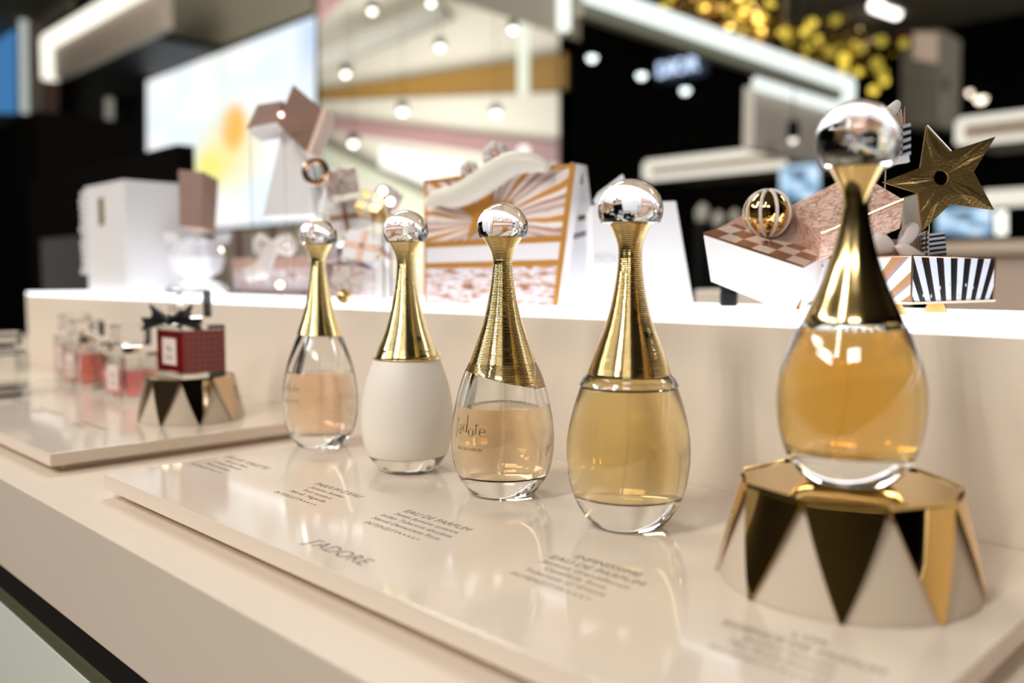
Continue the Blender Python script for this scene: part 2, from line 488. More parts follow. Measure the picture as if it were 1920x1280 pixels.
beige = [(698, 20, 'top left against the beige wall'), (808, 5, 'at the top edge of the picture'), (825, 88, 'alone high in the middle of the beige wall'), (648, 138, 'just right of the big screen'), (962, 55, 'beside the white canopy')]  # downlights of the mirror image, built as hanging lamps
for x, y, s in beige:
    lamp(x, y, d=6.0, r=0.022, label='mirrored round warm lamp ' + s, name='far_lamp', group='mirrored lamps built as hanging lamps')
for x, y, s in [(755, 208, 'under the ochre beam, left one of two'), (930, 212, 'under the ochre beam, right one of two'), (662, 268, 'under the mauve beam')]:
    lamp(x, y, d=6.2, r=0.026, m='far_hot', label='small mirrored lamp ' + s, name='far_lamp', group='mirrored lamps built as hanging lamps')
for i, (x, y, s) in enumerate([(1110, 107, 'first and brightest'), (1203, 140, 'second'), (1285, 168, 'third'), (1354, 192, 'fourth and dimmer'), (1413, 212, 'fifth and dimmest')]):  # downlights reflected in the glossy dark wall, built as hanging lamps
    m = M['far_dim'] if i < 3 else emit('faint_lens', (0.8, 0.9, 0.9, 1), 1.2 - .35 * (i - 3)); M['tmp'] = m
    lamp(x, y, d=4.7 + .08 * i, r=0.026, m='tmp', label='%s grey lamp of the row reflected in the dark wall, built hanging before it' % s, name='far_lamp', group='row of reflected grey lamps')
for x, y, e, s in [(1480, 240, .9, 'upper'), (1487, 262, .9, 'lower'), (1515, 238, 1.0, 'greenish right'), (1462, 212, .5, 'faint left')]:
    M['tmp'] = emit('small_warm_lens', (0.95, 0.85, 0.78, 1), 2.4 * e)
    lamp(x, y, d={'upper': 3.3, 'lower': 2.7, 'greenish right': 3.5, 'faint left': 3.0}[s], r=0.012, m='tmp', label='%s small lamp of the cluster left of the glass ball' % s, name='far_lamp', group='lamp cluster')
for x, y, s in [(1823, 172, 'upper left'), (1839, 184, 'lower right')]:
    M['tmp'] = emit('warm_far_lens', (1.0, 0.84, 0.66, 1), 3.6)
    lamp(x, y, d=6.0 if s == 'upper left' else 5.4, r=0.034, m='tmp', label='%s lamp of the warm pair above the star' % s, name='far_lamp', group='warm lamp pair')
# oval ceiling lamp
p = at(1660, 18, z=2.28)
t = thing('ceiling_lamp', p, 'bright oval ceiling lamp at the upper right', 'lamp')
e1 = (at(1682, 26, z=2.28) - at(1640, 11, z=2.28)) / 2
build('diffuser', MB().tube([p - e1, p + e1], 0.045, 16), emit('oval_lamp_glow', (1, .93, .85, 1), 4), t, smooth=True)
build('housing', MB().box((p.x - .3, p.y - .12, 2.285), (p.x + .1, p.y + .3, 2.298)), M['darkceil'], t)


# ------------------------------------------------------------------ LED edged canopies and shelves
def ledbar(a, b_, r, m, parent, name='led_strip'):
    return build(name, MB().tube([a, b_], r, 10), m, parent, smooth=True)


# upper-left shelf unit
Yq = 1.55
a0, a1 = at(92, 78, Y=Yq), at(330, -60, Y=Yq)
zt = a0.z; a1 = Vector((Xat(330, Yq), Yq, 0)); a1.z = zt
s = thing('lit_shelf', (a0.x, Yq, 0.5), 'tan wall shelf box with a glowing warm edge at the upper left', 'shelf')
zb = at(92, 150, Y=Yq).z
xr = Xat(312, Yq)
build('panel', MB().box((a0.x + .01, Yq + .005, zb), (xr, Yq + .06, zt)), mat('light_tan_shelf', lin(214, 198, 178), .5), s, bevel=.003)
r0 = 13 * a0.length / F
ledbar(Vector((a0.x, Yq, zt)), Vector((xr, Yq, zt)), r0, M['led'], s)
ledbar(Vector((a0.x, Yq, zt)), Vector((a0.x, Yq, zb)), r0, M['led'], s)
build('bracket', MB().box((a0.x + .3, Yq + .06, zb + .03), (xr - .3, YW, zb + .06)), M['black'], s)
# upper part of the same wall: pale green-grey column, brown column, blue screen
c = flatpx('trim_8', [(55, 340), (76, 340), (84, -160), (50, -160)], 1.86, M['brownpink'], .1); c['kind'] = 'structure'
c = flatpx('trim_9', [(82, 55), (130, 20), (126, -120), (80, -120)], 1.84, M['sage'], .03); c['kind'] = 'structure'
s = thing('pale_glow_column', at(45, 521, Y=1.8), 'pale vertical column made to glow beside the blue screen at the left edge', 'light')
build('tube', MB().tube([at(46, 212, Y=1.8), at(42, -120, Y=1.8)], 10 * 4.1 / F, 12), emit('pale_column', (.62, .68, .62, 1), .75), s, smooth=True)  # paleness of the column put in as glow
s = thing('blue_screen', at(0, 521, Y=1.8), 'blue lit panel cut off by the left edge of the picture', 'screen')
build('frame', flat := MB().hexa([at(-150, 216, Y=1.83), at(31, 216, Y=1.83), at(29, -120, Y=1.83), at(-150, -120, Y=1.83)], (0, .04, 0)), M['black'], s)
build('display', MB().hexa([at(-145, 212, Y=1.82), at(29, 212, Y=1.82), at(27, -110, Y=1.82), at(-145, -110, Y=1.82)], (0, .01, 0)), emit('screen_blue', (.055, .19, .42, 1), 1), s)
s = thing('wall_sconce', at(205, 240, Y=1.9), 'dim narrow vertical sconce on the black wall', 'lamp')
build('tube', MB().tube([at(205, 236, Y=1.9), at(205, 184, Y=1.9)], 9 * 4.1 / F, 12), emit('dim_sconce', (.5, .47, .40, 1), .45), s, smooth=True)
build('backplate', MB().box((at(205, 236, Y=1.9).x - .02, 1.92, at(205, 236, Y=1.9).z - .02), (at(205, 236, Y=1.9).x + .02, YW, at(205, 184, Y=1.9).z + .02)), M['black'], s)

# white canopy left of the dark wall (runs away from the viewer)
def canopy(name, p_near, p_far, z, drop, m_led, m_panel, r, label, vert=None, in_dx=-.25):
    """horizontal fascia running along +Y at height z: LED tube on its lower or upper edge, panel below"""
    A = at(*p_near, z=z); B = at(*p_far, z=z)
    X = (A.x + B.x) / 2; A.x = X; B.x = X
    t_ = thing(name, (X, (A.y + B.y) / 2, z - drop), label, 'shelf')
    build('panel', MB().box((X + in_dx, A.y, z - drop), (X - r * .5, B.y, z - r * .3)), m_panel, t_)
    ledbar(A, B, r, m_led, t_)
    if vert: ledbar(B, Vector((B.x, B.y, z - vert)), r, m_led, t_)
    return t_, A, B


canopy('lit_canopy', (1120, -20), (1576, 160), 0.62, 0.040, M['led_c'], mat('taupe_fascia', lin(150, 148, 128), .6), .020, 'long white-edged canopy running away over the dark aisle, upper right', vert=.085, in_dx=-.035)
canopy('lit_canopy', (1436, 152), (1572, 206), 0.70, 0.20, M['led_c'], mat('light_tan_fascia', lin(226, 216, 202), .5), .024, 'shorter canopy with white edge below and behind the long one', None, in_dx=-.05)
pB = at(1057, 60, Y=2.6)
t = thing('overhead_fascia', (pB.x, pB.y, pB.z), 'beige fascia with a bright short white end tube, at the top centre', 'shelf')
build('panel', MB().hexa([at(640, -70, Y=2.6), at(1050, 66, Y=2.6), at(1050, -60, Y=2.6), at(640, -160, Y=2.6)], (0, .12, 0)), mat('beige_fascia', lin(206, 198, 180), .6), t)
build('led_strip', MB().tube([at(1057, -50, Y=2.58), at(1057, 56, Y=2.58)], 12 * 3.4 / F, 12), emit('end_tube_glow', (.95, 1, .92, 1), 1.4), t, smooth=True)
build('hanger', MB().box((at(1057, -60, Y=2.66).x - .01, 2.65, at(1057, -60, Y=2.66).z), (at(1057, -60, Y=2.66).x + .01, 2.67, ZH)), M['black'], t)
t = thing('tube_light', at(981, 180, Y=4.0), 'slim vertical tube light in front of the ochre beam', 'lamp')
build('tube', MB().tube([at(981, 176, Y=4.0), at(981, 40, Y=4.0)], 11 * 5.3 / F, 12), emit('tube_glow', (.93, .97, .80, 1), 1.05), t, smooth=True)
build('hanger', MB().tube([at(981, 40, Y=4.0), Vector((at(981, 40, Y=4.0).x, 4.0, ZH))], .004, 6), M['black'], t)
t = thing('tube_light', at(982, 310, Y=4.0), 'short vertical tube light just above the striped gift box', 'lamp')
build('tube', MB().tube([at(982, 318, Y=4.0), at(982, 275, Y=4.0)], 10 * 5.3 / F, 12), emit('tube_glow_low', (1, 1, .93, 1), 1.6), t, smooth=True)
build('post', MB().tube([Vector((at(982, 318, Y=4.0).x, 4.0, ZF)), at(982, 318, Y=4.0)], .008, 8), M['black'], t)
# dark-taupe support between mirror area and dark wall
c = MB().box((Xat(1060, 6.2), 6.1, ZF), (Xat(1064, 6.2), 6.35, ZH)); build('trim_10', c, M['blackmat'])['kind'] = 'structure'


def shelf_px(name, l, r_, y_l, y_r, h_px, Y, label, m_led, m_panel, thick=8, bottom=True):
    """lit shelf parallel to the counter"""
    A = at(l, y_l, Y=Y); x1 = Xat(r_, Y); D = (A - EYE).dot(_F)
    B = Vector((x1, Y, A.z)); zb_ = at(l, y_l + h_px, Y=Y).z
    t_ = thing(name, ((A.x + x1) / 2, Y, zb_), label, 'shelf')
    r = thick * D / F
    build('panel', MB().box((A.x, Y + r * .3, zb_), (x1, Y + .4, A.z)), m_panel, t_)
    ledbar(A, B, r, m_led, t_)
    ledbar(A, Vector((A.x, Y, zb_)), r, m_led, t_)
    build('post', MB().box((x1 - .06, Y + .3, ZF), (x1 - .04, Y + .32, zb_)), M['black'], t_)
    if bottom: ledbar(Vector((A.x, Y, zb_)), Vector((x1, Y, zb_)), r * .8, m_led, t_)
    return t_


M['led_y'] = emit('cream_led', (1.0, .94, .80, 1), .95)
shelf_px('lit_shelf', 1213, 1470, 308, 270, 26, 3.2, 'cream-lit double bar shelf left of the big glass ball', M['led_y'], M['tan'])
shelf_px('lit_shelf', 1800, 2000, 228, 215, 40, 3.4, 'cream-lit shelf frame at the right edge behind the star', M['led_y'], M['tan'])
shelf_px('lit_shelf', 1845, 2000, 366, 350, 16, 4.3, 'lower cream-lit shelf bar at the right edge beside the star', M['led_y'], M['tan'], 9)
t = thing('tube_light', at(1875, 440, Y=3.2), 'stubby white tube light right of the star and above the striped box', 'lamp')
build('tube', MB().tube([at(1875, 440, Y=3.2), at(1875, 396, Y=3.2)], 12 * 2.9 / F, 12), emit('stub_glow', (1, 1, .88, 1), 1.7), t, smooth=True)
build('post', MB().tube([Vector((at(1875, 440, Y=3.2).x, 3.2, ZF)), at(1875, 438, Y=3.2)], .008, 8), M['black'], t)


def scr2(N, mix, noise, ramp, u, v):
    return ramp(noise(2.2, 1), [(0.35, (.10, .14, .22, 1)), (0.48, (.30, .55, .78, 1)), (0.62, (.75, .88, 1.0, 1))], False)


for nm, px, lab in [('shop_screen', [(1757, 440), (1858, 440), (1858, 388), (1757, 390)], 'blue and black shop screen seen below the star'),
                    ('shop_screen', [(1462, 372), (1535, 376), (1535, 306), (1462, 312)], 'pale blue shop screen between gold ball and blush box')]:
    q = [at(x, y, Y=3.0) for x, y in px]
    s = thing(nm, (q[0] + q[1]) / 2, lab, 'screen')
    build('frame', MB().hexa([p + Vector((0, .012, 0)) for p in q], (0, .03, 0)), M['black'], s)
    build('display', MB().hexa(q, (0, .01, 0)), uvpat('screen_far', scr2), s)
    build('post', MB().box((s.location.x - .03, 3.02, ZF), (s.location.x + .03, 3.04, q[0].z)), M['black'], s)
# a blurred lit sign on the dark wall
t = thing('shop_sign', at(1280, 150, Y=4.2), 'blurred blue-white lit sign with capital letters on the dark wall', 'sign')


def textmesh(s, size, ext=0.0, align='CENTER', space=1.0):
    cu = bpy.data.curves.new('t', 'FONT'); cu.body = s; cu.size = size; cu.align_x = align; cu.space_character = space
    cu.extrude = ext; cu.resolution_u = 3
    o = bpy.data.objects.new('t', cu); C.collection.objects.link(o)
    bpy.context.view_layer.update()
    dg = bpy.context.evaluated_depsgraph_get()
    me = bpy.data.meshes.new_from_object(o.evaluated_get(dg))
    bpy.data.objects.remove(o); bpy.data.curves.remove(cu)
    vs = [v.co.copy() for v in me.vertices]; fs = [tuple(p.vertices) for p in me.polygons]
    bpy.data.meshes.remove(me)
    return vs, fs


vs, fs = textmesh('DIOR', 0.115, .01)
c = at(1279, 134, Y=4.25)
build('lettering', MB().add([Vector((c.x + v.x, c.y - .05 - v.z, c.z + v.y - .02)) for v in vs], fs), emit('sign_glow', (.55, .70, .95, 1), 1.5), t)
build('backboard', MB().box((c.x - .17, c.y, c.z - .05), (c.x + .17, c.y + .03, c.z + .11)), mat('sign_board', (.03, .035, .05, 1), .4), t)

# white column, gold garlands
t = flatpx('trim_11', [(1688, 236), (1760, 236), (1764, 55), (1690, 60)], 6.5, mat('grey_white_column', lin(170, 164, 150), .6), .4); t['kind'] = 'structure'
t = thing('column_banner', at(1700, 90, Y=6.4), 'small red and blush banner at the head of the far white column', 'banner')
build('red_field', MB().hexa([at(1678, 84, Y=6.35), at(1712, 86, Y=6.35), at(1712, 60, Y=6.35), at(1678, 60, Y=6.35)], (0, .02, 0)), mat('brick_red', lin(130, 62, 48), .6), t)
build('blush_field', MB().hexa([at(1712, 110, Y=6.35), at(1756, 118, Y=6.35), at(1756, 62, Y=6.35), at(1712, 60, Y=6.35)], (0, .02, 0)), mat('banner_blush_glow', lin(236, 208, 186), .6, emis=.25), t)  # blush field given a faint glow of its own
t = flatpx('trim_12', [(1412, 110), (1444, 96), (1452, -60), (1418, -60)], 5.5, mat('taupe_post', lin(172, 156, 140), .6), .2); t['kind'] = 'structure'


def garland(label, pts, spread, n, d, mb_, mg, r):
    P0 = [at(x, y, d=d) for x, y in pts]
    t_ = thing('gold_garland', P0[0], label, 'garland')
    line = spline([tuple(p) for p in P0], 8)
    build('cord', MB().tube(line, .006, 6), M['gold'], t_)
    foil = MB()
    for i in range(n):
        p = Vector(random.choice(line)) + Vector([random.gauss(0, spread) for _ in range(3)])
        build('bulb', MB().sphere(p, r * random.uniform(.7, 1.2), 10, 6), random.choice((mb_, mg)), t_, smooth=True)
    for i in range(420):
        p = Vector(random.choice(line)) + Vector([random.gauss(0, spread * .8) for _ in range(3)])
        m3 = Matrix.Rotation(random.uniform(0, 6), 3, 'X') @ Matrix.Rotation(random.uniform(0, 6), 3, 'Z')
        a = [p + m3 @ Vector(q_) * (.05 * d / 5.2) for q_ in ((-.4, 0, 0), (0, -.15, .02), (.6, 0, 0), (0, .15, .02))]
        foil.prism(a, m3 @ Vector((0, 0, .002)))
    f = build('foil_leaves', foil, M['gold'], t_); f['kind'] = 'stuff'
    return t_


garland('thick glowing gold garland at the top above the long white canopy', [(1250, -34), (1320, 2), (1380, 34), (1426, 62)], .055, 60, 3.3, M['gold_glow'], M['gold_dim'], .011)
garland('dimmer gold garland between the two far columns', [(1455, 85), (1510, 92), (1570, 98), (1620, 92)], .12, 34, 5.2, M['gold_dim'], emit('olive_bulb', (.5, .38, .05, 1), 1.0), .028)

# far low displays seen between the gifts on the right
def far_unit(label, px, Y, m, depth=.5, name='far_display_table', cat='display'):
    q = [at(x, y, Y=Y) for x, y in px]
    t_ = thing(name, (sum((v.x for v in q)) / 4, Y, ZF), label, cat)
    zt_ = max(q[2].z, q[3].z)
    x0, x1 = q[0].x, q[1].x
    build('top', MB().box((x0, Y, zt_ - .03), (x1, Y + depth, zt_)), m, t_, bevel=.003)
    build('base', MB().box((x0 + .03, Y + .03, ZF), (x1 - .03, Y + depth - .03, zt_ - .03)), m, t_)
    return t_, x0, x1, zt_


far_unit('low blush display table far behind the striped box', [(1735, 560), (2050, 560), (2050, 455), (1735, 455)], 2.2, mat('blush_table', lin(226, 200, 180), .5))
ft, fx0, fx1, fz = far_unit('low cream display ledge behind the tilted white box', [(1300, 575), (1520, 575), (1520, 545), (1300, 545)], .80, M['ledge_face'], .25, 'far_ledge')
JAR = at(1366, 574, z=.082)
t = thing('black_jar', JAR, 'small blurred black jar on the lit ledge under the tilted open white box', 'jar')
build('body', MB().lathe([(0, 0), (.0052, 0), (.0056, .001), (.0056, .0085), (.0048, .0095), (0, .0095)], 24, JAR), M['black'], t, smooth=True)
build('lid', MB().lathe([(0, .0095), (.0054, .0095), (.0054, .0125), (0, .013)], 24, JAR), M['black'], t, smooth=True)
for i, (x, y, s_) in enumerate([(1318, 398, 26), (1348, 410, 22), (1378, 404, 18)]):
    p = at(x, y, Y=2.4)
    t = thing('white_flask', p, 'blurred grey-white flask %s of three behind the white boxes' % ('left', 'middle', 'right')[i], 'flask', 'far flasks')
    rr = s_ * 3.2 / F * .55
    build('body', MB().lathe([(0, -rr), (rr * .7, -rr), (rr * .9, 0), (rr * .5, rr * .7), (rr * .2, rr), (0, rr)], 20, p), mat('flask_grey', lin(206, 200, 186), .3), t, smooth=True)
    build('pedestal', MB().box((p.x - .02, p.y - .02, ZF), (p.x + .02, p.y + .02, p.z - rr)), M['black'], t)

# ------------------------------------------------------------------ counter
YF, YL = 0.138, 0.357
XL, XR = -1.9, 1.2
t = thing('display_counter', (-.3, .3, ZF), 'long cream shop counter carrying the two perfume trays', 'counter')
cm = MB().box((XL, YF, -.064), (XR, YL + .2, -.012))
build('worktop', cm, M['counter'], t, bevel=.0008)
build('shadow_gap', MB().box((XL, YF + .0015, -.079), (XR, YL + .19, -.064)), mat('black_reveal', lin(30, 26, 24), .7, spec=.1), t)
build('glass_edge', MB().box((XL, YF - .0005, -.0855), (XR, YL + .19, -.079)), M['green_edge'], t)
build('front_panel', MB().box((XL, YF - .001, ZF), (XR, YL + .18, -.0857)), M['pale'], t)
# raised ledge with a lit top
LZ = .0818
XE = -1.262
t = thing('raised_ledge', (-.3, YL, -.012), 'raised cream ledge behind the bottles with a glowing white top', 'display ledge')
build('riser', MB().box((XE, YL, -.012), (XR, .54, LZ - .0035)), M['ledge_face'], t, bevel=.0006)
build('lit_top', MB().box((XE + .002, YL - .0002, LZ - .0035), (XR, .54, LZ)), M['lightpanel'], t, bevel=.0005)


# ------------------------------------------------------------------ trays with printed texts
def text_on(tray, s, cx, y, size, m='ink', space=1.05, shear=0, name='printed_text'):
    vs, fs = textmesh(s, size, 0.00002, 'CENTER', space)
    o = build(name, MB().add([Vector((cx + v.x, y + v.y, 0.00003 + v.z)) for v in vs], fs), M[m], tray)
    return o


def dots(tray, x, y, full, total, r=.00075, gap=.0028):
    a = MB(); b_ = MB()
    for i in range(total):
        c_ = (x + gap * i, y, 0)
        if i < full: a.lathe([(0, .00006), (r, .00006), (r, 0)], 14, c_)
        else: b_.lathe([(r * .75, .00006), (r, .00006), (r, 0), (r * .75, 0), (r * .75, .00006)], 14, c_)
    build('intensity_dots', a, M['ink'], tray)
    if total > full: build('hollow_dots', b_, M['ink'], tray)


def tray(x0, x1, y0, y1, label):
    t_ = thing('display_tray', ((x0 + x1) / 2, (y0 + y1) / 2, -.012), label, 'tray')
    build('board', MB().box((x0, y0, -.0076), (x1, y1, 0)), M['lacquer'], t_, bevel=.0004)
    build('foot', MB().box((x0 + .010, y0 + .009, -.012), (x1 - .008, y1 - .004, -.0076)), M['counter'], t_)
    return t_


TR = tray(-.4605, -.0725, .1632, YL - .0006, 'glossy cream tray under the five gold-capped bottles, printed with texts')
TL = tray(-.95, -.5365, .1610, YL - .0006, 'glossy cream tray at the left under the red and pink square bottles')


def block(cx, title, lines, full, title2=None, ts=.0056, ls=.0042, y=.2275):
    text_on(TR, title, cx, y, ts, space=1.0)
    if title2:
        y -= .0063; text_on(TR, title2, cx, y, ts, space=1.0)
    for l in lines:
        y -= .0053; text_on(TR, l, cx, y, ls)
    y -= .0062
    text_on(TR, 'INTENSITY', cx - .0075, y, ls * 1.0, space=1.1)
    dots(TR, cx + .0045, y + .0014, full, 5)


block(-.436, 'EAU DE TOILETTE', ['Damask Rose', 'Orange Blossom', 'Neroli essence'], 2)
block(-.348, "PARFUM D'EAU", ['Jasmine Sambac', 'Rose essence', 'Neroli, Magnolia'], 3)
block(-.2755, 'EAU DE PARFUM', ['Sweet Jasmine essence', 'Indian Tuberose absolute', 'Neroli Damascena Rose'], 4)
block(-.189, 'INFINISSIME', ['Jasmine Grandiflorum', 'Centifolia Rose', 'Tuberose of Grasse'], 4, 'EAU DE PARFUM', y=.2325)
block(-.110, "L'OR", ['Jasmine absolute', 'May Rose absolute'], 5, 'ESSENCE DE PARFUM', y=.2240, ts=.0050, ls=.0038)
text_on(TR, "J'ADORE", -.268, .1735, .0095, space=1.02)
for x, s_ in ((-.62, 'EAU DE PARFUM'), (-.71, 'EAU DE TOILETTE'), (-.80, 'BLOOMING BOUQUET')):
    text_on(TL, s_, x, .212, .0056)
    text_on(TL, 'INTENSITY', x - .005, .205, .0042)

# ------------------------------------------------------------------ tall bottles
mm = .001


def sc_prof(p): return [(r * mm, z * mm) for r, z in p]


def offset_in(prof, th):
    out = []
    for i, (r, z) in enumerate(prof):
        a = prof[max(i - 1, 0)]; b_ = prof[min(i + 1, len(prof) - 1)]
        dx, dz = b_[0] - a[0], b_[1] - a[1]; L = math.hypot(dx, dz) or 1
        out.append((max(0.0, r - th * dz / L), z + th * dx / L))
    return out


def cap_profile(pts, ridge, pitch):
    base = spline(pts, 14)
    # walk along the profile and add wire ridges
    out = []; s_ = 0
    for i in range(len(base) - 1):
        (r0, z0), (r1, z1) = base[i], base[i + 1]
        L = math.hypot(r1 - r0, z1 - z0); n = max(1, int(L / (pitch / 6)))
        for k in range(n):
            t_ = k / n; s2 = s_ + L * t_
            w_ = abs(math.sin(PI * s2 / pitch)) if ridge else 0
            nx, nz = (z1 - z0) / L, -(r1 - r0) / L
            out.append((r0 + (r1 - r0) * t_ + abs(nx) * ridge * w_, z0 + (z1 - z0) * t_))
        s_ += L
    out.append(base[-1])
    return out


PARTS = {}


def tall_bottle(pos, body, floor_z, wall, liq_top, liq, cap, ridge, pitch, gold, ball_r, ball_z, label, slant=0.0, frosted=False, collar=None, base_in=True, ballsq=.94):
    x, y, z = pos
    t_ = thing('perfume_bottle', pos, label, 'perfume bottle', 'drop-shaped perfume bottles with glass ball stoppers')
    outer = spline(sc_prof(body), 6)
    outer = [(0.0, outer[0][1])] + outer
    top = outer[-1]
    if frosted:
        zc = .0082
        lo = [q_ for q_ in outer if q_[1] < zc]; hi = [q_ for q_ in outer if q_[1] >= zc]
        build('frosted_body', MB().lathe([(0, zc)] + [(hi[0][0] - .001, zc)] + hi + [(0, top[1])], 96, pos), M['frost'], t_, smooth=True, sharp=50, label='frosted milky glass body')
        build('clear_base', MB().lathe(lo + [(hi[0][0], zc), (0, zc - .0001)], 96, pos), M['frostglass'], t_, smooth=True, sharp=50, label='thick translucent glass base')
        build('base_lens', MB().lathe([(0, .0004), (.0105, .0004), (.0118, .0016), (.0100, .0030), (0, .0036)], 48, pos), M['glass'], t_, smooth=True)
    else:
        ins = offset_in(outer, wall * mm)
        fl = floor_z * mm
        inner = [(r, zz) for r, zz in ins if zz > fl + .002 and zz < top[1] - .0005]
        r0 = inner[0][0]
        bott = [(r0 * math.cos(a), fl + (inner[0][1] - fl) * (1 - math.cos(PI / 2 - a))) for a in [PI / 2 * k / 7 for k in range(1, 7)]]
        bott = [(r0 * math.sin(PI / 2 * k / 7) ** .8, fl + (inner[0][1] - fl) * (1 - math.sqrt(max(0, 1 - (k / 7) ** 2.4)))) for k in range(1, 7)]
        inner = [(0, fl)] + bott + inner
        prof = outer + [(inner[-1][0], top[1])] + inner[::-1]
        build('glass_body', MB().lathe(prof, 96, pos), M['glass'], t_, smooth=True, sharp=50)
        # liquid: follows the cavity, reaching a hair into the glass wall
        lt = liq_top * mm; lq = []
        for r, zz in inner:
            if zz < lt: lq.append((r + .00012 if r > 0 else 0, zz - .00010))
        rl = lq[-1][0]
        lq += [(rl - .0002, lt), (0, lt)]
        build('perfume', MB().lathe(lq, 96, pos), liq, t_, smooth=True, sharp=40)
        build('dip_tube', MB().tube([Vector(pos) + Vector((0, 0, liq_top * mm + .012)), Vector(pos) + Vector((-.001, .001, lt * .5 + .004)), Vector(pos) + Vector((-.004, .002, fl + .002))], .0005, 10), M['tube'], t_, smooth=True)
    # cap
    cp = cap_profile(sc_prof(cap), ridge * mm, pitch * mm)
    tr = cp[-1]
    prof = cp + [(tr[0] - .0006, tr[1] + .0001), (tr[0] - .0012, tr[1] - .0006), (0, tr[1] - .0018)]
    zb_ = cp[0]
    low = [(0, zb_[1] + .004), (zb_[0] - .0010, zb_[1] + .0004)]
    cb = MB().lathe(low + prof, 112, pos)
    o = build('cap', cb, gold, t_, smooth=True, sharp=60)
    PARTS[t_] = o
    if slant:
        bm = bmesh.new(); bm.from_mesh(o.data)
        n = (Vector((0, 0, 1)) + _R * slant).normalized()
        r = bmesh.ops.bisect_plane(bm, geom=bm.verts[:] + bm.edges[:] + bm.faces[:], plane_co=Vector((0, 0, (zb_[1] + .0045))), plane_no=n, clear_inner=True)
        bm.to_mesh(o.data); bm.free()
        o.data.shade_smooth(); o.data.set_sharp_from_angle(angle=math.radians(60))
        rim = MB(); R0 = zb_[0] - .0006
        pts = []
        for k in range(65):
            a = 2 * PI * k / 64; d_ = Vector((math.cos(a), math.sin(a), 0))
            zz = zb_[1] + .0045 - slant * d_.dot(_R) * R0
            pts.append(Vector(pos) + d_ * (R0 - (zz - zb_[1]) * .33) + Vector((0, 0, zz)))
        build('rim', rim.tube(pts, .00045, 8), M['bronze'], o, smooth=True)
    if collar: build('collar', MB().lathe(sc_prof(collar), 96, pos), M['crystal'], o, smooth=True, sharp=50)
    # ball stopper: solid glass
    br, bz = ball_r * mm, ball_z * mm
    n0 = 28; sp = []
    for k in range(n0 + 1):
        a = -PI / 2 + PI * k / n0
        zz = bz + br * math.sin(a) * ballsq
        rr = br * math.cos(a) if 0 < k < n0 else 0
        sp.append((max(rr, 0), zz))
    # keep the ball above the cap mouth
    ct = tr[1] - .0010
    sp = [(r, zz) for r, zz in sp if zz > ct]
    sp = [(0, ct), (min(sp[0][0], tr[0] - .0009), ct)] + sp
    build('ball_stopper', MB().lathe(sp, 72, pos), M['crystal'], o, smooth=True, sharp=50)
    return t_


B3 = [(12, 0), (14.8, .8), (17.2, 3.2), (20, 7.2), (22.3, 12.5), (23.6, 19.5), (24, 27), (23.4, 34), (22.2, 41), (20.5, 48), (18.4, 55), (16.2, 60), (13, 66)]
C3 = [(18.6, 49.5), (17.6, 54), (16.2, 59), (12.3, 70), (8.6, 81), (6.0, 93), (4.5, 104), (4.35, 108), (5.2, 112), (7.3, 115.8), (9.5, 119)]
B1 = [(11.5, 0), (13.6, .8), (15.6, 3), (18.6, 7.5), (20.8, 13.5), (22.0, 21), (22.3, 29), (21.6, 37), (20.2, 45), (18, 53), (15.4, 60), (12.5, 67)]
C1 = [(14.7, 62), (14.1, 65), (12.3, 70), (9.2, 79), (6.8, 90), (5.0, 101), (4.3, 108), (4.6, 112), (6.2, 116), (8.9, 120.5)]
B2 = [(12.5, 0), (14.8, .8), (17, 3), (20, 7.5), (22.4, 13.5), (23.7, 21), (24, 29), (23.2, 37), (21.6, 45), (19.4, 52), (16.8, 58.5), (13.5, 65)]
C2 = [(17.1, 58), (15.7, 61), (14.2, 65), (10.6, 74), (7.6, 85), (5.6, 96), (4.8, 104), (4.9, 109), (6.4, 114), (9.4, 119)]
B4 = [(11.5, 0), (14.2, .8), (17.0, 3.4), (20.4, 8.4), (23, 15), (24.5, 23), (24.9, 31), (24.3, 38), (22.8, 45.5), (20.6, 53), (18.2, 59.5), (15.8, 63)]
C4 = [(16.9, 61), (15.6, 65.5), (12.8, 73), (9.4, 82), (7.0, 91), (5.2, 101), (4.65, 108), (4.9, 113), (6.6, 118), (8.8, 122)]
B5 = [(11, 0), (13.5, .7), (16.2, 3), (19.6, 8), (22, 14.5), (23.2, 22), (23.3, 29), (22.2, 36), (20.2, 42.5), (17.6, 49), (15, 53.5)]
C5 = [(15.6, 52), (14.6, 55), (11.0, 63), (7.7, 72), (5.4, 81), (4.2, 88), (4.2, 92), (5.2, 96), (7.2, 100), (9.0, 103)]

b1 = tall_bottle((-.4505, .2855, 0), B1, 9, 7.5, 43.5, M['liq_peach'], C1, .14, .8, M['gold_pale'], 11.3, 124.5, 'slim glass bottle with pale peach perfume, farthest left of the gold-capped bottles', slant=.06)
b2 = tall_bottle((-.3615, .2815, 0), B2, 7, 2, 50, None, C2, .17, .9, M['gold_pale'], 11.6, 124, 'frosted milky white bottle with a gold wire cap, second of the gold-capped bottles', frosted=True)
b3 = tall_bottle((-.2896, .2812, 0), B3, 9.5, 5.0, 41, M['liq_amber'], C3, .16, .76, M['gold'], 11.8, 123, 'clear bottle in sharp focus with light amber perfume and slanted ridged gold cap', slant=.22)
b4 = tall_bottle((-.216, .2805, 0), B4, 12.5, 4.5, 60, M['liq_gold'], C4, .15, .85, M['gold'], 12.9, 127, 'full golden perfume bottle standing on the tray between the clear one and the raised one', collar=[(16.4, 61.6), (18.2, 60.2), (19.4, 58.2), (19.9, 57.2), (19.0, 56.2), (16.4, 58.5), (16.4, 61.6)])
STZ = .0332
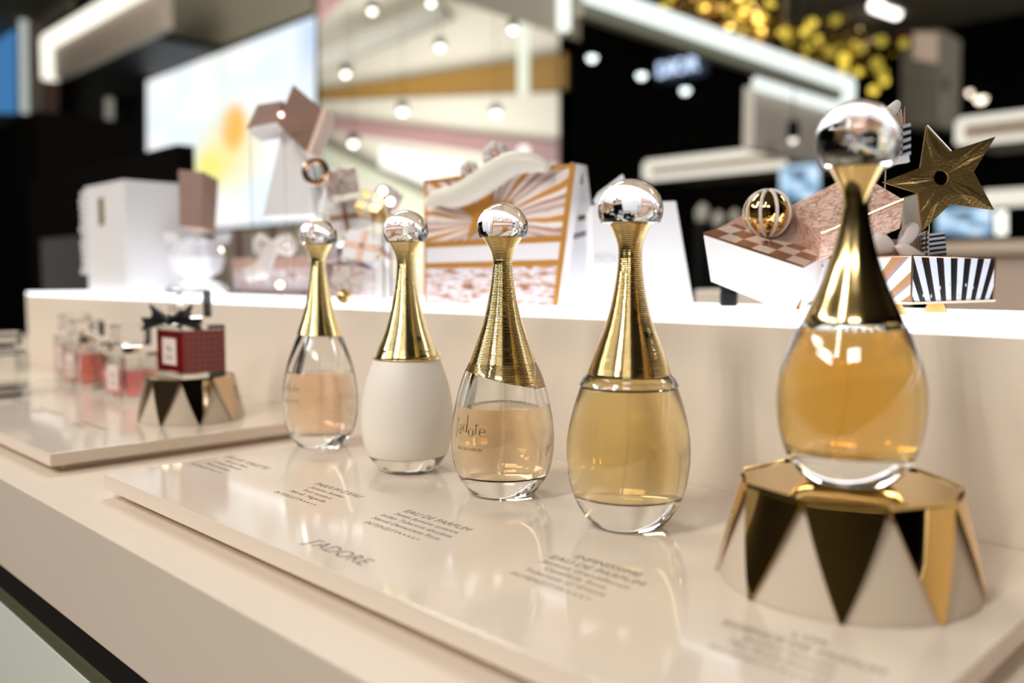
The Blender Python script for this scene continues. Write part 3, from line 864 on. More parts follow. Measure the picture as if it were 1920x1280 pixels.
b5 = tall_bottle((-.1246, .2800, STZ), B5, 10.5, 4.0, 49.5, M['liq_orange'], C5, 0, 2, M['gold'], 13.1, 110.5, 'deep orange perfume bottle raised on the large gold pennant stand at the right', ballsq=1.0)
# loose wire end on the cap of the white bottle
wire = []
for k in range(90):
    a = 2 * PI * k / 40 + 2.0
    wire.append(Vector((-.3615, .2815, 0)) + Vector((math.cos(a), math.sin(a), 0)) * (.0172 + .00025 * k / 90) + Vector((0, 0, .0578 + .0008 * math.sin(a * .5) + .00003 * k)))
build('wire_coil', MB().tube(wire, .00055, 8), M['gold_pale'], PARTS[b2], smooth=True)


# lettering on the glass
def arc_poly(cx, cy, rx, ry, a0, a1, w0, w1, n=26):
    """stroke with thick sides and thin top and bottom, as in a book typeface"""
    o_, i_ = [], []
    for k in range(n + 1):
        a = a0 + (a1 - a0) * k / n
        w_ = w0 + (w1 - w0) * abs(math.cos(a)) ** 1.5
        o_.append((cx + rx * math.cos(a), cy + ry * math.sin(a)))
        i_.append((cx + (rx - w_) * math.cos(a), cy + (ry - w0) * math.sin(a)))
    return [(o_[k], o_[k + 1], i_[k + 1], i_[k]) for k in range(n)]


def rect(x0, y0, x1, y1): return [((x0, y0), (x1, y0), (x1, y1), (x0, y1))]


def jadore_quads():
    q = []
    T = .10; H = .03
    # j drawn as a long stem with an apostrophe
    q += rect(-.05, -.35, .03, 1.55) + rect(-.14, 1.5, .03, 1.55) + arc_poly(-.16, -.35, .15, .22, -PI / 2, 0, H, T * .8, 8)
    q += [((.20, 1.25), (.24, 1.25), (.30, 1.6), (.20, 1.6))]
    # a
    q += arc_poly(.62, .28, .24, .28, PI * .3, PI * 1.7, H, T, 16) + rect(.78, .0, .88, .68) + arc_poly(.66, .68, .22, .24, 0, PI * .85, H, T, 10) + rect(.88, 0, .98, .03)
    # d
    dy = .25
    q += arc_poly(1.42, .42 + dy, .34, .42, 0, 2 * PI, H, T * 1.2) + rect(1.68, dy, 1.78, 1.75 + dy) + rect(1.58, 1.72 + dy, 1.78, 1.75 + dy) + rect(1.68, dy, 1.88, .03 + dy)
    # o
    oy = -.12
    q += arc_poly(2.30, .40 + oy, .36, .42, 0, 2 * PI, H, T * 1.3)
    # r
    q += rect(2.88, .18, 2.98, 1.15) + rect(2.80, .18, 3.06, .21) + rect(2.80, 1.12, 2.98, 1.15) + arc_poly(3.12, .98, .16, .18, PI * .15, PI, H, T, 8)
    # e
    ey = -.05
    q += arc_poly(3.70, .42 + ey, .36, .44, PI * .02, PI * 1.75, H, T * 1.2) + rect(3.40, .44 + ey, 4.06, .49 + ey)
    return q


def surf_r(prof, z):
    for i in range(len(prof) - 1):
        if prof[i][1] <= z <= prof[i + 1][1]:
            t_ = (z - prof[i][1]) / (prof[i + 1][1] - prof[i][1] + 1e-12)
            return prof[i][0] + (prof[i + 1][0] - prof[i][0]) * t_
    return prof[-1][0]


def wrap(parent, body, pos, polys, a_c, z_c, u, name, m):
    """place flat drawing (x, y in letter units, centred) on the lathe surface, reading left to right from outside"""
    prof = spline(sc_prof(body), 6); R_ = max(p[0] for p in prof)
    mb = MB()
    for poly in polys:
        vs_ = []
        for (px, py) in poly:
            z_ = z_c + py * u; a = a_c + px * u / R_
            r = surf_r(prof, z_) + .00007
            vs_.append(Vector(pos) + Vector((r * math.cos(a), r * math.sin(a), z_)))
        n = len(vs_)
        out = [v + (v - Vector(pos)).normalized() * .00004 for v in vs_]
        mb.add(vs_ + out, [tuple(range(n)), tuple(range(2 * n - 1, n - 1, -1))] + [(i, (i + 1) % n, (i + 1) % n + n, i + n) for i in range(n)])
    return build(name, mb, m, parent)


def wrap_text(parent, body, pos, s_, size, a_c, z_c, name, m):
    vs_, fs_ = textmesh(s_, size / mm, 0)
    polys = [[(vs_[i].x, vs_[i].y) for i in f] for f in fs_]
    return wrap(parent, body, pos, polys, a_c, z_c, mm, name, m)


jq = [[(x - 2.0, y) for x, y in p] for p in jadore_quads()]
AC = -PI / 2 + math.radians(6)
wrap(b3, B3, (-.2896, .2812, 0), jq, AC, .0305, .0043, 'lettering', M['inkg'])
wrap_text(b3, B3, (-.2896, .2812, 0), 'EAU DE PARFUM', .0020, AC, .0235, 'small_lettering', M['inkg'])
wrap(b1, B1, (-.4505, .2855, 0), jq, AC, .0345, .0036, 'lettering', M['inkg'])
wrap_text(b1, B1, (-.4505, .2855, 0), 'EAU DE TOILETTE', .0018, AC, .0285, 'small_lettering', M['inkg'])


# ------------------------------------------------------------------ pennant stands
def pennant_stand(x, y, h, rt, rb, n, m, label, phase):
    t_ = thing('pennant_stand', (x, y, 0), label, 'display stand')
    c_ = Vector((x, y, 0))
    build('drum', MB().lathe([(0, .0002), (rb * .985, .0002), (rb * .985, .0012), (rt * .955, h - .0022), (rt * .90, h - .0012), (0, h - .0012)], 72, c_), M['drum'], t_, smooth=True, sharp=30)
    for k in range(n):
        a = phase + 2 * PI * k / n; da = PI / n * .97
        vs_ = []; rows = 7
        for i in range(rows):
            f = i / (rows - 1)
            half = da * (1 - f) + .012 * f
            rr = rt + (rb - rt) * f + .0008
            for j in (-1, -.5, 0, .5, 1):
                aa = a + half * j
                # each pennant is nearly flat, so it mirrors its surroundings in facets
                rad = rr * (math.cos(half) / math.cos(half * j) * .35 + .65)
                vs_.append(c_ + Vector((math.cos(aa) * rad, math.sin(aa) * rad, h - .0006 - (h - .0008) * f)))
        fs_ = [(i * 5 + j, i * 5 + j + 1, (i + 1) * 5 + j + 1, (i + 1) * 5 + j) for i in range(rows - 1) for j in range(4)]
        nv = len(vs_)
        inn_ = [v_ - Vector((v_.x - c_.x, v_.y - c_.y, 0)).normalized() * .0004 for v_ in vs_]
        loop_ = [j for j in range(5)] + [i * 5 + 4 for i in range(1, rows)] + [(rows - 1) * 5 + j for j in range(3, -1, -1)] + [i * 5 for i in range(rows - 2, 0, -1)]
        fs_ = fs_ + [tuple(q_ + nv for q_ in reversed(f_)) for f_ in fs_] + [(loop_[q_], loop_[(q_ + 1) % len(loop_)], loop_[(q_ + 1) % len(loop_)] + nv, loop_[q_] + nv) for q_ in range(len(loop_))]
        build('pennant', MB().add(vs_ + inn_, fs_), m, t_, smooth=True, sharp=30)
    for k in range(n):
        # top leaves overlap like the blades of a shutter
        a = phase + 2 * PI * k / n
        p0 = c_ + Vector((math.cos(a - PI / n) * rt, math.sin(a - PI / n) * rt, h - .0002))
        p1 = c_ + Vector((math.cos(a + PI / n) * rt, math.sin(a + PI / n) * rt, h - .0002))
        p2 = c_ + Vector((math.cos(a + PI * .75) * rt * .32, math.sin(a + PI * .75) * rt * .32, h + .0000))
        p3 = c_ + Vector((math.cos(a - PI * .25) * rt * .45, math.sin(a - PI * .25) * rt * .45, h - .0010))
        build('top_leaf', MB().prism([p0, p1, p2, p3], (0, 0, -.0007)), m, t_)
        p0b = p0 + Vector((0, 0, .0002)); p1b = p1 + Vector((0, 0, .0002))
        build('rim_fold', MB().prism([p0b, p1b, p1b + Vector((0, 0, -.0034)) + (p1b - c_).normalized() * .0007, p0b + Vector((0, 0, -.0034)) + (p0b - c_).normalized() * .0007],
                                     ((p0b + p1b) / 2 - c_).normalized() * .0008), M['gold'], t_)
    return t_


pennant_stand(-.1246, .2800, STZ - .0002, .0345, .0415, 9, M['gold_mirror'], 'large mirror-gold pennant stand under the orange perfume bottle', math.radians(-67 + 20 * 0))
pennant_stand(-.6045, .2760, .0300, .0305, .0365, 9, M['bronze'], 'smaller bronze pennant stand under the red square bottle on the left tray', math.radians(-57))


# ------------------------------------------------------------------ square bottles
def square_bottle(x, y, z, wx, wy, h, liq, fill, label, cap_h=.017, cap_r=.0115, neck=.005, name='square_perfume_bottle', lab=True, wall=.0026, group='small square perfume bottles'):
    t_ = thing(name, (x, y, z), label, 'perfume bottle', group)
    o = MB().box((x - wx / 2, y - wy / 2, z + .0001), (x + wx / 2, y + wy / 2, z + h))
    inner = MB().box((x - wx / 2 + wall, y - wy / 2 + wall, z + .0045), (x + wx / 2 - wall, y + wy / 2 - wall, z + h - .003))
    o.add(inner.v, [tuple(reversed(f)) for f in inner.f])
    ob = build('glass_body', o, M['glass'], t_)
    bm = bmesh.new(); bm.from_mesh(ob.data)
    # outer hull faces outward, cavity inward
    bm.faces.ensure_lookup_table()
    cc = Vector((0, 0, h / 2))
    for f in bm.faces:
        out = (f.calc_center_median() - cc).dot(f.normal) > 0
        inner_f = f.index >= 6
        if out == inner_f: f.normal_flip()
    bm.to_mesh(ob.data); bm.free()
    zl = z + .0045 + (h - .0075) * fill
    build('perfume', MB().box((x - wx / 2 + wall - .00012, y - wy / 2 + wall - .00012, z + .0044), (x + wx / 2 - wall + .00012, y + wy / 2 - wall + .00012, zl)), liq, t_)
    build('neck', MB().lathe([(0, 0), (.0065, 0), (.0065, neck), (0, neck)], 32, (x, y, z + h)), M['bronze'] if cap_r > .011 else M['offwhite'], t_, smooth=True)
    cr = cap_r
    build('cap', MB().box((x - cr, y - cr, z + h + neck), (x + cr, y + cr, z + h + neck + cap_h)), M['crystal'], t_, bevel=.0015)
    if lab:
        build('front_label', MB().box((x - wx * .26, y - wy / 2 - .0004, z + h * .25), (x + wx * .26, y - wy / 2 - .00005, z + h * .75)), M['red_label'], t_)
        vs_, fs_ = textmesh('Miss', .0058, .00003)
        build('label_text', MB().add([Vector((x + v.x, y - wy / 2 - .00045 - v.z, z + h * .50 + v.y)) for v in vs_], fs_), M['ink'], t_)
        vs_, fs_ = textmesh('DIOR', .0048, .00003)
        build('label_text', MB().add([Vector((x + v.x, y - wy / 2 - .00045 - v.z, z + h * .34 + v.y)) for v in vs_], fs_), M['ink'], t_)
    return t_


rb = square_bottle(-.6050, .2770, .0302, .042, .031, .0370, M['liq_red'], .97, 'dark red square perfume bottle with a black bow on the bronze pennant stand', cap_h=.019, cap_r=.0115, wall=.0012)
# etched check grid on the side of the red bottle
grid = MB()
x1, y0, z0 = -.6050 + .021 + .00005, .2770 - .0155, .0302
for i in range(7):
    yy = y0 + .0035 + i * .004
    grid.box((x1, yy - .00022, z0 + .004), (x1 + .0002, yy + .00022, z0 + .034))
for j in range(8):
    zz = z0 + .0045 + j * .0041
    grid.box((x1, y0 + .0025, zz - .00022), (x1 + .0002, y0 + .0285, zz + .00022))
build('check_grid', grid, mat('etched_line', lin(176, 92, 90), .4), rb)
# bow
bow = MB(); bc = Vector((-.6050 - .004, .2770 - .0135, .0302 + .0400))
bx = Vector((.85, .50, 0)).normalized()
for s_ in (-1, 1):
    for (l, up, w_) in ((.017, .0050, .0062), (.024, -.0030, .0048)):
        a = bc + bx * s_ * .0015; b_ = bc + bx * s_ * l + Vector((0, 0, up))
        nrm = Vector((0, 0, 1))
        bow.prism([a + nrm * .0015, a - nrm * .0015, b_ - nrm * w_, b_ - bx * s_ * .003, b_ + nrm * w_][::1], Vector((-.50, .85, 0)).normalized() * .004)
build('bow', bow, M['ribbon'], rb, bevel=.0004)
build('bow_knot', MB().sphere(bc, .0036, 20, 12), M['ribbon'], rb, smooth=True)
build('neck_ribbon', MB().lathe([(.0066, 0), (.0082, 0), (.0082, .0038), (.0066, .0038), (.0066, 0)], 32, (-.6050, .2770, .0302 + .0375)), M['ribbon'], rb, smooth=True)

square_bottle(-.7290, .2830, 0, .042, .030, .0400, M['liq_pink'], .66, 'bright pink square bottle directly behind the bronze stand, nearest of the small pink ones', cap_h=.017, cap_r=.0125)
square_bottle(-.8440, .2880, 0, .042, .030, .0420, M['liq_rust'], .80, 'rust-red square bottle, middle of the three small ones at the left', cap_h=.015, cap_r=.0125)
square_bottle(-.9340, .3080, 0, .040, .028, .0430, M['liq_rose'], .88, 'pale rose square bottle, farthest of the three small ones at the left', cap_h=.016, cap_r=.012)
cb = square_bottle(-.8360, .2190, 0, .034, .026, .0380, M['glass'], .05, 'nearly empty clear square bottle cut by the left edge of the picture', cap_h=.012, cap_r=.0105, lab=False)

# ------------------------------------------------------------------ ledge displays, from left to right
zL = LZ + .0002
# black tower behind
k0, k1 = Xat(60, .62), Xat(338, .62)
t = thing('black_display_tower', ((k0 + k1) / 2, .635, ZF), 'tall black display tower behind the white box at the left', 'display tower')
build('body', MB().box((k0, .62, ZF), (k1, .65, at(338, 268, Y=.62).z)), M['blackmat'], t, bevel=.002)
build('side_gloss', MB().box((Xat(82, .615), .612, .02), (Xat(172, .615), .619, at(170, 440, Y=.615).z)), M['darkblue'], t)
t = thing('black_display_tower', (Xat(20, 1.1), 1.2, ZF), 'lower black cabinet filling the left edge under the blue panel', 'display tower')
build('body', MB().box((Xat(-200, 1.1), 1.1, ZF), (Xat(80, 1.1), 1.5, at(40, 219, Y=1.1).z)), M['blackmat'], t, bevel=.002)
build('plinth_line', MB().box((Xat(-200, 1.1), 1.095, ZF), (Xat(80, 1.1), 1.1, ZF + .1)), M['black'], t)


def rotz(deg): return Matrix.Rotation(math.radians(deg), 3, 'Z')


# white box with ribbon
p = at(238, 556, Y=.368)
t = thing('white_gift_bag', (p.x, p.y, zL), 'tall white carton glowing from below at the left end of the ledge', 'gift box')
bx0, by0 = p.x, .368
hh = at(238, 335, Y=.368).z
dx = Xat(165, .368) - bx0
build('carton', MB().box((bx0 + dx, by0, zL), (bx0, by0 + .086, hh)), M['white'], t, bevel=.0015)
build('lid_edge', MB().box((bx0 + dx - .001, by0 - .001, hh - .004), (bx0 + .001, by0 + .087, hh)), M['white'], t, bevel=.001)
build('gold_mark', MB().box((bx0 + dx * .62, by0 - .0012, hh - .045), (bx0 + dx * .50, by0 - .0002, hh - .015)), M['gold'], t)
fr = MB()
for k in range(12):
    zz = hh - .006 - k * .008
    fr.box((bx0 + dx - .008 - .002 * (k % 2), by0 - .003, zz - .005), (bx0 + dx + .002, by0 + .002, zz + .001), rot=rotz(10 * (k % 3)))
build('ruffle', fr, M['white'], t, bevel=.001)

# rose box stacked and clear ribboned things at x 330-420
def gift(name, label, px4, d, ext, mf, ms, cat='gift box', group=None, parts=None, bevel=.0006):
    """tilted gift box; px4 = front face corners bl, br, tr, tl; d = distances"""
    if not isinstance(d, (list, tuple)): d = [d] * 4
    q = [at(x, y, d=dd) for (x, y), dd in zip(px4, d)]
    c_ = sum(q, Vector()) / 4
    t_ = thing(name, (c_.x, c_.y, min(v.z for v in q)), label, cat, group)
    ms_ = [mf, ms]
    build('carton', MB().hexa(q, ext, 0, 1), ms_, t_, bevel=bevel)
    return t_, q


back = lambda k, up=0.0, side=0.0: tuple(_F * k + Vector((0, 0, up)) + _R * side)

SUPP = 'clear_rod'


def rod(parent, p, z0=None, r=.0004):
    build(SUPP, MB().tube([Vector((p.x, p.y, zL if z0 is None else z0)), p], r, 8), M['crystal'], parent, smooth=True)


# patterned foil materials
def foil(N, mix, noise, ramp, u, v):
    return ramp(noise(9, 3), [(0, lin(206, 160, 140)), (.46, lin(232, 196, 180)), (.56, lin(180, 128, 104)), (.64, lin(240, 214, 200))], False)


def flowers(N, mix, noise, ramp, u, v):
    return ramp(noise(7, 4), [(0, lin(150, 104, 84)), (.38, lin(196, 160, 146)), (.45, lin(214, 196, 196)), (.51, lin(226, 222, 234)), (.57, lin(206, 176, 160)), (.63, lin(178, 130, 90))], True)


M['foilpat'] = uvpat('blush_foil', foil, .28, .35)
M['floral'] = uvpat('floral_print', flowers, .4, .1)


def rays(c0, c1, cx, cy, n, c2=None):
    def fn(N, mix, noise, ramp, u, v):
        a = N('ARCTAN2', N('SUBTRACT', v, cy), N('SUBTRACT', u, cx))
        f = N('FRACT', N('MULTIPLY', a, n / (2 * PI)))
        st = [(0, c0), (.5, c1)]
        if c2: st = [(0, c0), (.36, c1), (.62, c2), (.8, c1)]
        return ramp(f, st)
    return fn


cols = (lin(205, 150, 60), lin(226, 204, 200), lin(176, 140, 124))
def soft_rays(N, mix, noise, ramp, u, v):
    a = N('ARCTAN2', N('SUBTRACT', v, .62), N('SUBTRACT', u, .45))
    f = N('FRACT', N('ADD', N('MULTIPLY', a, 13 / (2 * PI)), N('MULTIPLY', noise(4), .25)))
    return ramp(f, [(0, lin(196, 136, 60)), (.18, lin(228, 212, 208)), (.42, lin(186, 164, 152)), (.56, lin(222, 196, 190)), (.70, lin(176, 138, 124)), (.84, lin(234, 222, 218))])


M['raybox'] = uvpat('gold_ray_print', soft_rays, .4)

# pink upright box behind the red bottle
t, q = gift('gift_box', 'mauve-brown upright gift box above the red bottle, beside the white carton', [(336, 424), (376, 428), (382, 322), (334, 318)], .80, back(.04), M['brownpink'], M['pinkcard'], group='small gifts on the ledge')
rod(t, (q[0] + q[1]) / 2 + _F * .02)
# crumpled clear-white figure
t = thing('acrylic_ornament', at(372, 540, Y=.42), 'clear and white acrylic ornament standing right behind the red bottle', 'ornament')
base = at(372, 545, Y=.43); base.z = zL
build('base', MB().lathe([(0, 0), (.034, 0), (.036, .002), (.030, .010), (.012, .016), (0, .016)], 12, base), M['crystal'], t, smooth=True, sharp=20)
build('body', MB().lathe([(0, .016), (.010, .016), (.026, .026), (.030, .040), (.022, .054), (.010, .062), (0, .064)], 9, base), mat('milky_acrylic', lin(232, 230, 240), .2), t, smooth=False)
for s_, a_ in ((-1, 20), (1, -20), (1, 30)):
    pp = base + Vector((0, 0, .050)) + _R * .014 * s_
    wg = MB().prism([pp, pp + _R * .020 * s_ + Vector((0, 0, .006)), pp + _R * .024 * s_ + Vector((0, 0, .018)), pp + _R * .006 * s_ + Vector((0, 0, .016))], _F * .004)
    build('wing', wg, M['white'], t, bevel=.001)
build('ball', MB().sphere(base + Vector((0, 0, .074)), .008, 20, 12), M['gold'], t, smooth=True)

# dark wooden stand + blush gift box with white bow (440-600)
q0 = at(398, 553, Y=.45); q1 = at(640, 560, Y=.45)
t = thing('dark_plinth', ((q0.x + q1.x) / 2, .48, zL), 'thin dark brown plinth under the blush gift box', 'plinth')
build('board', MB().box((q0.x, .45, zL), (q1.x, .52, zL + .004)), mat('dark_bronze_board', lin(84, 56, 40), .35), t, bevel=.0008)
zP = zL + .0042
gx0, gx1 = Xat(445, .47), Xat(590, .47)
t = thing('gift_box', ((gx0 + gx1) / 2, .49, zP), 'blush patterned gift box on the dark plinth with a cream diagonal ribbon', 'gift box', 'small gifts on the ledge')
zt = at(520, 482, Y=.47).z
build('carton', MB().hexa([(gx0, .465, zP), (gx1, .465, zP), (gx1, .465, zt), (gx0, .465, zt)], (0, .05, 0)), [M['floral']], t, bevel=.0008)
build('lid', MB().box((gx0 - .002, .463, zt - .012), (gx1 + .002, .517, zt)), M['pinkcard'], t, bevel=.0008)
rp = MB().tube([at(462, 515, d=.76), at(490, 508, d=.76), at(508, 470, d=.77), at(530, 450, d=.78)], [.006, .008, .006, .005], 10)
build('ribbon', rp, M['offwhite'], t, smooth=True)
bw = MB()
for s_ in (-1, 1):
    bw.tube(spline([tuple(at(515, 462, d=.77)), tuple(at(515 + 28 * s_, 446, d=.77)), tuple(at(515 + 30 * s_, 470, d=.77)), tuple(at(515, 464, d=.77))], 5), .004, 8)
build('bow', bw, M['offwhite'], t, smooth=True)
for x, y, dd, e in [(412, 470, 1.0, 9), (535, 458, .9, 6), (525, 534, .73, 4)]:
    p = at(x, y, d=dd)
    t = thing('glow_bulb', p, {412: 'bright fairy light bulb above the clear ornament', 535: 'pale fairy light bulb above the blush gift box', 525: 'peach fairy light bulb on the front of the blush gift box'}[x], 'light', 'fairy lights on the ledge')
    build('bulb', MB().sphere(p, .0032, 16, 10), emit('fairy_glow', (1, .86, .7, 1), e), t, smooth=True)
    build('wire', MB().tube([p, Vector((p.x, p.y, zL))], .0005, 6), M['bronze'], t)

# high tilted mauve box with small star cone, white carton arm
t, q = gift('gift_box', 'mauve-brown tilted gift box held highest, in front of the big screen', [(520, 232), (574, 286), (604, 205), (549, 158)], [.66, .66, .68, .68], back(.035, .0, .0), M['brownpink'], M['pinkcard'], group='small gifts on the ledge')
build('light_edge', MB().hexa([at(574, 288, d=.655), at(584, 286, d=.655), at(614, 205, d=.675), at(604, 203, d=.675)], back(.03)), mat('cream_edge', lin(232, 204, 188), .4), t)
rod(t, q[0] + _F * .02)
t, q = gift('gift_box', 'small brown gift box peeping out left of the high tilted mauve box', [(462, 240), (520, 232), (530, 188), (482, 196)], [.70] * 4, back(.02), M['brownpink'], M['brownpink'], group='small gifts on the ledge')
rod(t, q[0] + _F * .01)
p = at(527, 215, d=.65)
build('glow_stud', MB().sphere(p, .0022, 16, 10), emit('stud_glow', (1, .75, .6, 1), 3.5), t, smooth=True)  # stud given a glow of its own
t, q = gift('gift_box', 'plain white flaring carton under the high tilted mauve box', [(492, 405), (590, 402), (572, 292), (530, 240)], [.70, .70, .70, .70], back(.03), M['white'], M['white'], group='small gifts on the ledge')
rod(t, (q[0] + q[1]) / 2 + _F * .015)
build('lid', MB().hexa([at(466, 250, d=.69), at(528, 240, d=.69), at(526, 228, d=.69), at(470, 238, d=.69)], back(.03)), M['white'], t, bevel=.001)
# gold and pink cluster: cascade of little parcels, cones and balls
casc = [(592, 322, 26, 'gold ring parcel', 'ring'), (640, 340, 30, 'blush parcel', 'box'), (662, 402, 34, 'white star parcel', 'box2'), (700, 388, 26, 'gold-wrapped parcel', 'gold'),
        (725, 372, 22, 'brown parcel', 'box'), (612, 372, 22, 'white paper cone', 'cone'), (745, 440, 32, 'white paper cone', 'cone'), (690, 470, 36, 'white crumpled parcel', 'box2'),
        (648, 470, 28, 'silver ball', 'ball'), (720, 520, 30, 'white paper cone', 'cone'), (665, 530, 34, 'blush patterned parcel', 'box'), (605, 470, 26, 'blush patterned parcel', 'box'), (645, 556, 20, 'gold ball', 'gball')]
words = ['at the upper left', 'second from the top', 'at the heart', 'with the two bright glints', 'rightmost near the top', 'on the left flank', 'on the right flank', 'in the middle', 'left of the middle', 'at the lower right', 'at the foot', 'beside the first ball stopper', 'resting at the very bottom']
cl_z = {}
for i, (x, y, s_, nm, kd) in enumerate(casc):
    d_ = .62 + .02 * (i % 3)
    p = at(x, y, d=d_); r = s_ * d_ / F
    lab = '%s %s of the gift cascade' % (nm, words[i])
    rz_ = Matrix.Rotation(random.uniform(-.6, .6), 3, 'X') @ Matrix.Rotation(random.uniform(0, 1.5), 3, 'Z')
    if kd in ('box', 'box2', 'gold'):
        t = thing('gift_box', p - Vector((0, 0, r)), lab, 'gift box', 'parcels of the gift cascade')
        m_ = {'box': M['floral'], 'box2': M['white'], 'gold': M['gold']}[kd]
        vsq = [p + rz_ @ (Vector(v_) * r) for v_ in ((-1, -.8, -.8), (1, -.8, -.8), (1, -.8, .8), (-1, -.8, .8))]
        build('carton', MB().hexa(vsq, tuple(rz_ @ Vector((0, 1.6 * r, 0)))), [m_], t, bevel=.001)
        rbn = MB()
        for ax in (0, 1):
            a_ = (1.03, .83, .16) if ax == 0 else (.16, .83, .83)
            rbn.box(tuple(p[j] - a_[j] * r for j in range(3)), tuple(p[j] + a_[j] * r for j in range(3)), rot=rz_, piv=p)
        build('ribbon', rbn, M['offwhite'] if kd != 'box2' else M['pinkcard'], t)
    elif kd == 'cone':
        t = thing('paper_cone', p - Vector((0, 0, r)), lab, 'paper cone', 'paper cones of the gift cascade')
        build('cone', MB().lathe([(0, -r * 1.2), (r * .9, -r * 1.2), (r * .05, r * 1.3), (0, r * 1.3)], 28, p, m=rz_), M['white'], t, smooth=True)
        build('tip_star', MB().sphere(p + rz_ @ Vector((0, 0, r * 1.35)), r * .16, 12, 8), M['gold'], t, smooth=True)
    elif kd == 'ring':
        t = thing('ring_ornament', p - Vector((0, 0, r)), lab, 'ornament')
        pts = [p + (_R * math.cos(a) + Vector((0, 0, 1)) * math.sin(a)) * r * .8 for a in [2 * PI * k / 24 for k in range(25)]]
        build('ring', MB().tube(pts, r * .22, 10), M['copper'], t, smooth=True)
    else:
        t = thing('ball_ornament', p - Vector((0, 0, r * .7)), lab, 'ornament', 'balls of the gift cascade')
        build('ball', MB().sphere(p, r * .7, 28, 16), M['gold'] if kd == 'gball' else M['crystal'], t, smooth=True)
        build('hook', MB().lathe([(0, r * .68), (r * .12, r * .68), (r * .12, r * .85), (0, r * .85)], 12, p), M['gold'], t, smooth=True)
    if p.z - r > zL + .002: rod(t, p + Vector((0, 0, -r * .5)))
for x, y, nm in ((718, 358, 'upper'), (732, 378, 'lower')):
    p = at(x, y, d=.60)
    t = thing('glow_bulb', p, '%s of two bright glints on the gift cascade, set as glowing bulbs' % nm, 'light', 'fairy lights on the ledge')
    build('bulb', MB().sphere(p, .0028, 16, 10), emit('glint_glow', (1, .9, .75, 1), 12), t, smooth=True)  # glints on the gold parcel, set as glowing bulbs
    build('wire', MB().tube([p, Vector((p.x, p.y, zL))], .0005, 6), M['bronze'], t)

# big striped gift box with star
q = [at(796, 573, Y=.392), at(1046, 578, Y=.418), at(1080, 306, Y=.425), at(796, 338, Y=.392)]
q[0].z = q[1].z = zL
t = thing('gift_box', ((q[0].x + q[1].x) / 2, .42, zL), 'large blush gift box with gold rays, star and framed bands behind the focused bottle', 'gift box')
nrm = (q[1] - q[0]).cross(q[3] - q[0]).normalized()


def bil(u, v): return (q[0] * (1 - u) * (1 - v) + q[1] * u * (1 - v) + q[2] * u * v + q[3] * (1 - u) * v)


build('carton', MB().hexa(q, -nrm * .010, 0, 1), [M['raybox'], M['white']], t, bevel=.0006)
gb = MB()
for (u0, v0, u1, v1) in [(0, .455, 1, .50), (0, .285, 1, .33), (.965, 0, 1, 1), (0, 0, .015, 1), (.0, .975, 1, 1)]:
    gb.hexa([bil(u0, v0) + nrm * .0005, bil(u1, v0) + nrm * .0005, bil(u1, v1) + nrm * .0005, bil(u0, v1) + nrm * .0005], -nrm * .0006)
build('gold_bands', gb, mat('ochre_gold_print', lin(200, 140, 62), .35, .35), t)
build('white_band', MB().hexa([bil(.015, .33) + nrm * .0003, bil(.965, .33) + nrm * .0003, bil(.965, .455) + nrm * .0003, bil(.015, .455) + nrm * .0003], -nrm * .0004), mat('pale_grey_band', lin(222, 216, 220), .4), t)
build('floral_band', MB().hexa([bil(.015, .0) + nrm * .0003, bil(.965, .0) + nrm * .0003, bil(.965, .285) + nrm * .0003, bil(.015, .285) + nrm * .0003], -nrm * .0004), [M['floral']], t)
st = []
for k in range(10):
    a = PI / 2 + 2 * PI * k / 10; r = .20 if k % 2 == 0 else .085
    st.append(bil(.44 + r * math.cos(a), .70 + r * 1.1 * math.sin(a)) + nrm * .0009)
build('star', MB().prism(st, -nrm * .0008), mat('ochre_star', lin(206, 142, 58), .35, .3), t)
# scroll of paper over the top front of the box
scp = [bil(.06, .80), bil(.14, .84), bil(.26, .84), bil(.40, .90), bil(.52, .98), bil(.64, 1.04), bil(.78, 1.02), bil(.86, .98)]
scp = [p_ + nrm * .006 for p_ in scp]
line = spline([tuple(p_) for p_ in scp], 6)
n_ = len(line)
t2 = thing('paper_scroll', scp[0], 'pale wavy paper scroll lying across the top of the large gift box', 'paper decoration')
build('sheet', MB().tube(line, [.0035 + .0055 * math.sin(PI * i / (n_ - 1)) for i in range(n_)], 12), mat('pearl_paper', lin(222, 216, 204), .45), t2, smooth=True)
for (x, y, s_, lab) in [(930, 292, 26, 'pearly paper rosette at the left above the scroll'), (880, 320, 18, 'tiny rosette with a coral centre above the scroll')]:
    p = at(x, y, d=.60)
    t3 = thing('paper_rosette', p, lab, 'paper decoration', 'paper rosettes')
    pr = MB(); r = s_ * .6 / F
    for k in range(7):
        a = 2 * PI * k / 7
        c_ = p + (_R * math.cos(a) + _U * math.sin(a)) * r * .55
        pr.sphere(c_, r * .5, 16, 10)
    build('petals', pr, M['offwhite'], t3, smooth=True)
    build('centre', MB().sphere(p - _F * r * .5, r * .25, 16, 10), M['copper'], t3, smooth=True)
    rod(t3, p + _F * r * .4)
# white sheet standing behind its right edge
t, q2 = gift('gift_box', 'white carton with gold star and grey bar squeezed behind the large gift box', [(1046, 572), (1130, 570), (1100, 310), (1070, 304)], [.60, .62, .62, .60], back(.02), M['white'], M['white'])
for nm, px, m_ in [('grey_bar', [(1062, 452), (1104, 440), (1104, 430), (1062, 442)], mat('grey_bar', lin(120, 116, 124), .5)), ('gold_star', [(1074, 345), (1092, 345), (1092, 325), (1074, 325)], M['gold']),
                   ('copper_mark', [(1084, 414), (1100, 412), (1100, 402), (1084, 404)], M['copper'])]:
    build(nm, MB().hexa([at(x, y, d=.597) for x, y in px], back(.002)), m_, t)

